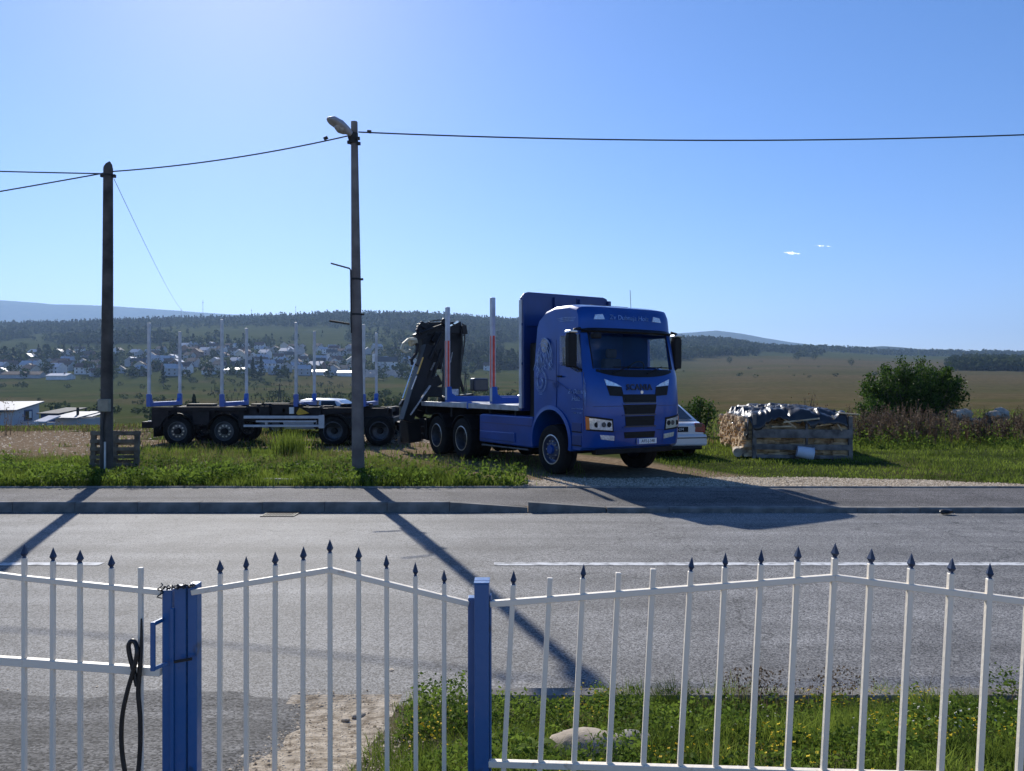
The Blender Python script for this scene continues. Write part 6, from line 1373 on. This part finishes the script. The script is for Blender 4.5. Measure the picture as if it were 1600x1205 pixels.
# church with two towers and a graveyard below it
CHD = float(kd(470)); chx = (604-CX)/F_PX*CHD; cz = gz(chx, CHD)-.5; ch_ = empty('church', (chx, CHD, cz), .3, 'white church with two square towers between lamp pole and crane', 'church')
MB().prism([(-5,0),(5,0),(5,7),(0,11),(-5,7)], 'x', -9, 9).build('nave', 'wall_white', ch_); MB().prism([(-5.5,6.7),(0,11.1),(5.5,6.7),(5.5,7.0),(0,11.5),(-5.5,7.0)], 'x', -9.3, 9.3).build('roof', 'roof_dark', ch_)
for y_ in (-4, 4):
    tw = MB().box(-12, -8.9, y_-1.8, y_+1.8, 0, 14).build('tower', 'wall_white', ch_); MB().add([(-12.2,y_-2,14.02),(-8.7,y_-2,14.02),(-8.7,y_+2,14.02),(-12.2,y_+2,14.02),(-10.45,y_,17)], [(0,1,4),(1,2,4),(2,3,4),(3,0,4)]).build('spire', 'roof_dark', tw)
    MB().box(-12.05, -12.0, y_-.5, y_+.5, 10, 12).build('belfry_window', 'window_dark', tw)
gv = MB(); gq = random.Random(2)
for k in range(520):
    px = gq.uniform(560, 650); d_ = float(kd(gq.uniform(390, 450))); X = (px-CX)/F_PX*d_; z = gz(X, d_); h_ = gq.uniform(1.0, 2.0); gv.box(X-.6, X+.6, d_-.12, d_+.12, z-.3, z+h_)
tag(gv.build('gravestones', 'wall_grey'), 'rows of gravestones below the white church', 'graveyard', kind='stuff'); 
mat('track_gravel', (0.36,0.35,0.33), .9, var=.2, scale=.2)
def track(pts, wd, label):
    vs = []; fs = []; P = []
    for k in range(len(pts)-1):
        for j in range(24): t = j/24; P.append([pts[k][i]+(pts[k+1][i]-pts[k][i])*t for i in (0, 1)])
    P.append(list(pts[-1])); Wp = [Vector(((p[0]-CX)/F_PX*float(kd(p[1])), float(kd(p[1])), 0)) for p in P]
    for i, p in enumerate(Wp):
        t = (Wp[min(i+1, len(Wp)-1)]-Wp[max(0, i-1)]).normalized(); s = Vector((-t.y, t.x, 0))*wd/2
        for e in (-1, 1): c = p+s*e; vs.append((c.x, c.y, gz(c.x, c.y)+.35))
    fs = [(2*i, 2*i+1, 2*i+3, 2*i+2) for i in range(len(Wp)-1)]; tag(MB().add(vs, fs).build('path', 'track_gravel'), label, kind='structure')
track([(300, 455), (322, 470), (335, 520)], 9, 'pale street climbing into the town'); track([(505, 398), (552, 405), (600, 430), (660, 455)], 7, 'pale lane below the church')

# white house and sheds just below the crest on the left
mat('house_white', (0.50, 0.51, 0.56), .85, var=.06, scale=1); mat('roof_sheet', (0.20, 0.205, 0.22), .55, .2, var=.12, scale=2); mat('shed_blue', (0.06, 0.09, 0.20), .7, var=.2, scale=2); mat('curtain', (.7,.7,.7), .8, var=.1)
hx = (22-CX)/F_PX*70; hz0 = gz(hx, 70)-.3
hw_ = empty('house', (hx, 70, hz0), radians(14.5), 'white single storey house with pale sheet roof at the left edge', 'house')
ze = zy(641, 70)-hz0; zr_ = zy(630, 76.6)-hz0+.1
MB().prism([(0,0),(6.6,0),(6.6,zr_-.12),(0,ze-.12)], 'x', -8, 0).build('wall', 'house_white', hw_)
MB().add([(-8.5,-.5,ze-.06),(.35,-.5,ze-.06),(.35,7.0,zr_),(-8.5,7.0,zr_),(-8.5,-.5,ze+.07),(.35,-.5,ze+.07),(.35,7.0,zr_+.13),(-8.5,7.0,zr_+.13)], ((3,2,1,0),(4,5,6,7),(0,1,5,4),(1,2,6,5),(2,3,7,6),(3,0,4,7))).build('roof', 'roof_sheet', hw_)
wn = MB().box(-.05, .03, 2.6, 4.5, ze-1.0, ze-.15).build('window', 'window_dark', hw_)
MB().box(-.05, .06, 2.5, 2.62, ze-1.1, ze-.05).box(-.05, .06, 4.48, 4.6, ze-1.1, ze-.05).box(-.05, .06, 2.62, 4.48, ze-.17, ze-.05).box(-.05, .06, 2.62, 4.48, ze-1.1, ze-.98).build('window_frame', 'shed_blue', wn); MB().box(.031, .04, 3.7, 4.4, ze-.85, ze-.2).build('curtain', 'curtain', wn)
for px, py0, d_, w_, dp, rf, wl, lb in ((78, 643, 72, 1.0, 3, 'roof_dark', 'shed_blue', 'dark blue shed behind the white house'), (103, 650, 66, 1.1, 2.2, 'roof_sheet', 'wall_grey', 'low shed with pale sheet roof and stove pipe'), (133, 648, 74, .8, 1.6, 'roof_sheet', 'wall_grey', 'farther low shed with a pale roof left of the pole'), (66, 656, 64, .4, 1.0, 'house_white', 'house_white', 'small white lean-to beside the white house')):
    X = (px-CX)/F_PX*d_; zg = gz(X, d_)-.2; zt2 = zy(py0+4, d_)-zg; sh = empty('shed', (X, d_, zg), radians(-12), lb, 'shed')
    MB().box(-w_, w_, 0, dp, 0, zt2).build('wall', wl, sh); rr_ = MB().add([(-w_-.2,-.3,zt2+.01),(w_+.2,-.3,zt2+.01),(w_+.2,dp+.3,zt2+.45),(-w_-.2,dp+.3,zt2+.45),(-w_-.2,-.3,zt2+.11),(w_+.2,-.3,zt2+.11),(w_+.2,dp+.3,zt2+.55),(-w_-.2,dp+.3,zt2+.55)], ((3,2,1,0),(4,5,6,7),(0,1,5,4),(1,2,6,5),(2,3,7,6),(3,0,4,7))).build('roof', rf, sh)
    if px == 103: MB().cyl((.3, 1.0, zt2+.1), (.3, 1.0, zt2+.95), .11, None, 8).build('stove_pipe', 'iron', rr_, 40)
# antenna masts on the skyline
mat('mast_steel', (.12,.12,.14), .6, .3)
for px, d_, ytop, lb in ((317, 1180, 468, 'tallest thin antenna mast on the hill skyline left of the second stake'), (393, 1180, 482, 'thin mast on the skyline above the fourth house row'), (283, 1180, 482, 'short mast left of the tallest antenna mast'), (462, 1180, 477, 'faint mast above the third trailer stake')):
    d_ = float(kd(d_)); X = (px-CX)/F_PX*d_; z = gz(X, d_); h_ = zy(ytop, d_)-z; m_ = empty('antenna_mast', (X, d_, z), 0, lb, 'mast')
    MB().tube([(0,0,0), (0,0,h_)], [.6, .25], 5).build('mast', 'mast_steel', m_); MB().box(-1.2, 1.2, -.2, .2, h_*.86, h_*.89).build('antenna', 'mast_steel', m_)
# power pylon of wood in the valley
for px, d_, h_, lb in ((437, 150, 7, 'thin wooden power pole in the meadow left of the third trailer stake'), (727, 130, 8, 'thin wooden power pole right of the crane')):
    d_ = float(kd(d_)); X = (px-CX)/F_PX*d_; z = gz(X, d_); m_ = empty('power_pole', (X, d_, z), 0, lb, 'pole'); MB().tube([(-.5,0,0), (0,0,h_)], [.13,.10], 6).tube([(.5,0,0), (0,0,h_)], [.13,.10], 6).build('legs', 'old_wood', m_); MB().box(-.9, .9, -.06, .06, h_-.5, h_-.38).build('crossarm', 'old_wood', m_)

# tall weeds on the left crest
X = np.concatenate([rng.normal(-20.2, .5, 40), rng.uniform(-23, -12, 60)]); Y = np.concatenate([rng.uniform(29, 31, 40), rng.uniform(29, 33, 60)]); Hh = np.concatenate([rng.uniform(.7, 1.4, 40), rng.uniform(.15, .45, 60)])
blades('tall_weeds', X, Y, ground_z(X, Y), Hh, np.full(len(X), .010), 'weed_brown', .2, None, 'dry tall weeds on the crest before the white house')
P = np.stack([X+rng.normal(0,.08,len(X)), Y, ground_z(X, Y)+Hh*rng.uniform(.7,1.05,len(X))], 1); P = np.repeat(P, 6, 0)+rng.normal(0, .06, (len(P)*6, 3)); V, Q, t = leaves(P, .08, .3)
tag(mk('weed_heads', quads_mesh('weed_heads', V, Q, t), 'weed_brown'), 'brown heads of the tall weeds on the crest', kind='stuff')

# ------------------------------------------------------------------ small clouds and haze
cm = bpy.data.materials.new('cloud_vapour'); cm.use_nodes = True; n_ = cm.node_tree.nodes; n_.remove(n_['Principled BSDF']); L_ = cm.node_tree.links
d1 = n_.new('ShaderNodeBsdfDiffuse'); d1.inputs[0].default_value = (.95,.95,.95,1); d2 = n_.new('ShaderNodeBsdfTranslucent'); d2.inputs[0].default_value = (.95,.95,.95,1); d3 = n_.new('ShaderNodeBsdfTransparent')
a1 = n_.new('ShaderNodeAddShader'); L_.new(d1.outputs[0], a1.inputs[0]); L_.new(d2.outputs[0], a1.inputs[1])
cn = n_.new('ShaderNodeTexNoise'); cn.inputs['Scale'].default_value = .02; cn.inputs['Detail'].default_value = 5; ct = n_.new('ShaderNodeTexCoord'); L_.new(ct.outputs['Object'], cn.inputs['Vector'])
cr_ = n_.new('ShaderNodeMapRange'); cr_.inputs[1].default_value = .35; cr_.inputs[2].default_value = .7; cr_.inputs[3].default_value = .03; cr_.inputs[4].default_value = .28; L_.new(cn.outputs['Fac'], cr_.inputs[0])
m1 = n_.new('ShaderNodeMixShader'); L_.new(cr_.outputs[0], m1.inputs[0]); L_.new(d3.outputs[0], m1.inputs[1]); L_.new(a1.outputs[0], m1.inputs[2]); L_.new(m1.outputs[0], n_['Material Output'].inputs['Surface']); MATS['cloud_vapour'] = cm
q = random.Random(4)
for px, py, wpx, lb, k in ((1238, 395, 32, 'small bright white cloud in the right sky', 1.0), (1287, 384, 34, 'thin wispy cloud right of the bright one', .55)):
    d_ = 10800; c = W(px, py, d_); wd = wpx/F_PX*d_; cl = MB()
    for i in range(16):
        u = q.uniform(-1, 1); r_ = wd*.085*(1.2-abs(u))*k*q.uniform(.6, 1.2); cl.ico((u*wd*.42, q.uniform(-.5,.5)*wd*.1, -u*wd*.035+q.uniform(-.3,.3)*r_), r_, 2, .12, i+px, (2.2,1.2,.7))
    o = cl.build('cloud', 'cloud_vapour', None, 180); o.location = c; tag(o, lb, 'cloud')
hm = bpy.data.materials.new('haze_air'); hm.use_nodes = True; n_ = hm.node_tree.nodes; n_.remove(n_['Principled BSDF']); pv = n_.new('ShaderNodeVolumePrincipled'); pv.inputs['Color'].default_value = (.42,.64,1,1); pv.inputs['Density'].default_value = 1.15e-4; pv.inputs['Anisotropy'].default_value = .3
hm.node_tree.links.new(pv.outputs[0], n_['Material Output'].inputs['Volume']); MATS['haze_air'] = hm
o = MB().box(-9900, 14500, -60, 9900, -30, 790).build('haze', 'haze_air'); tag(o, 'thin blue summer haze over the valley', kind='stuff')
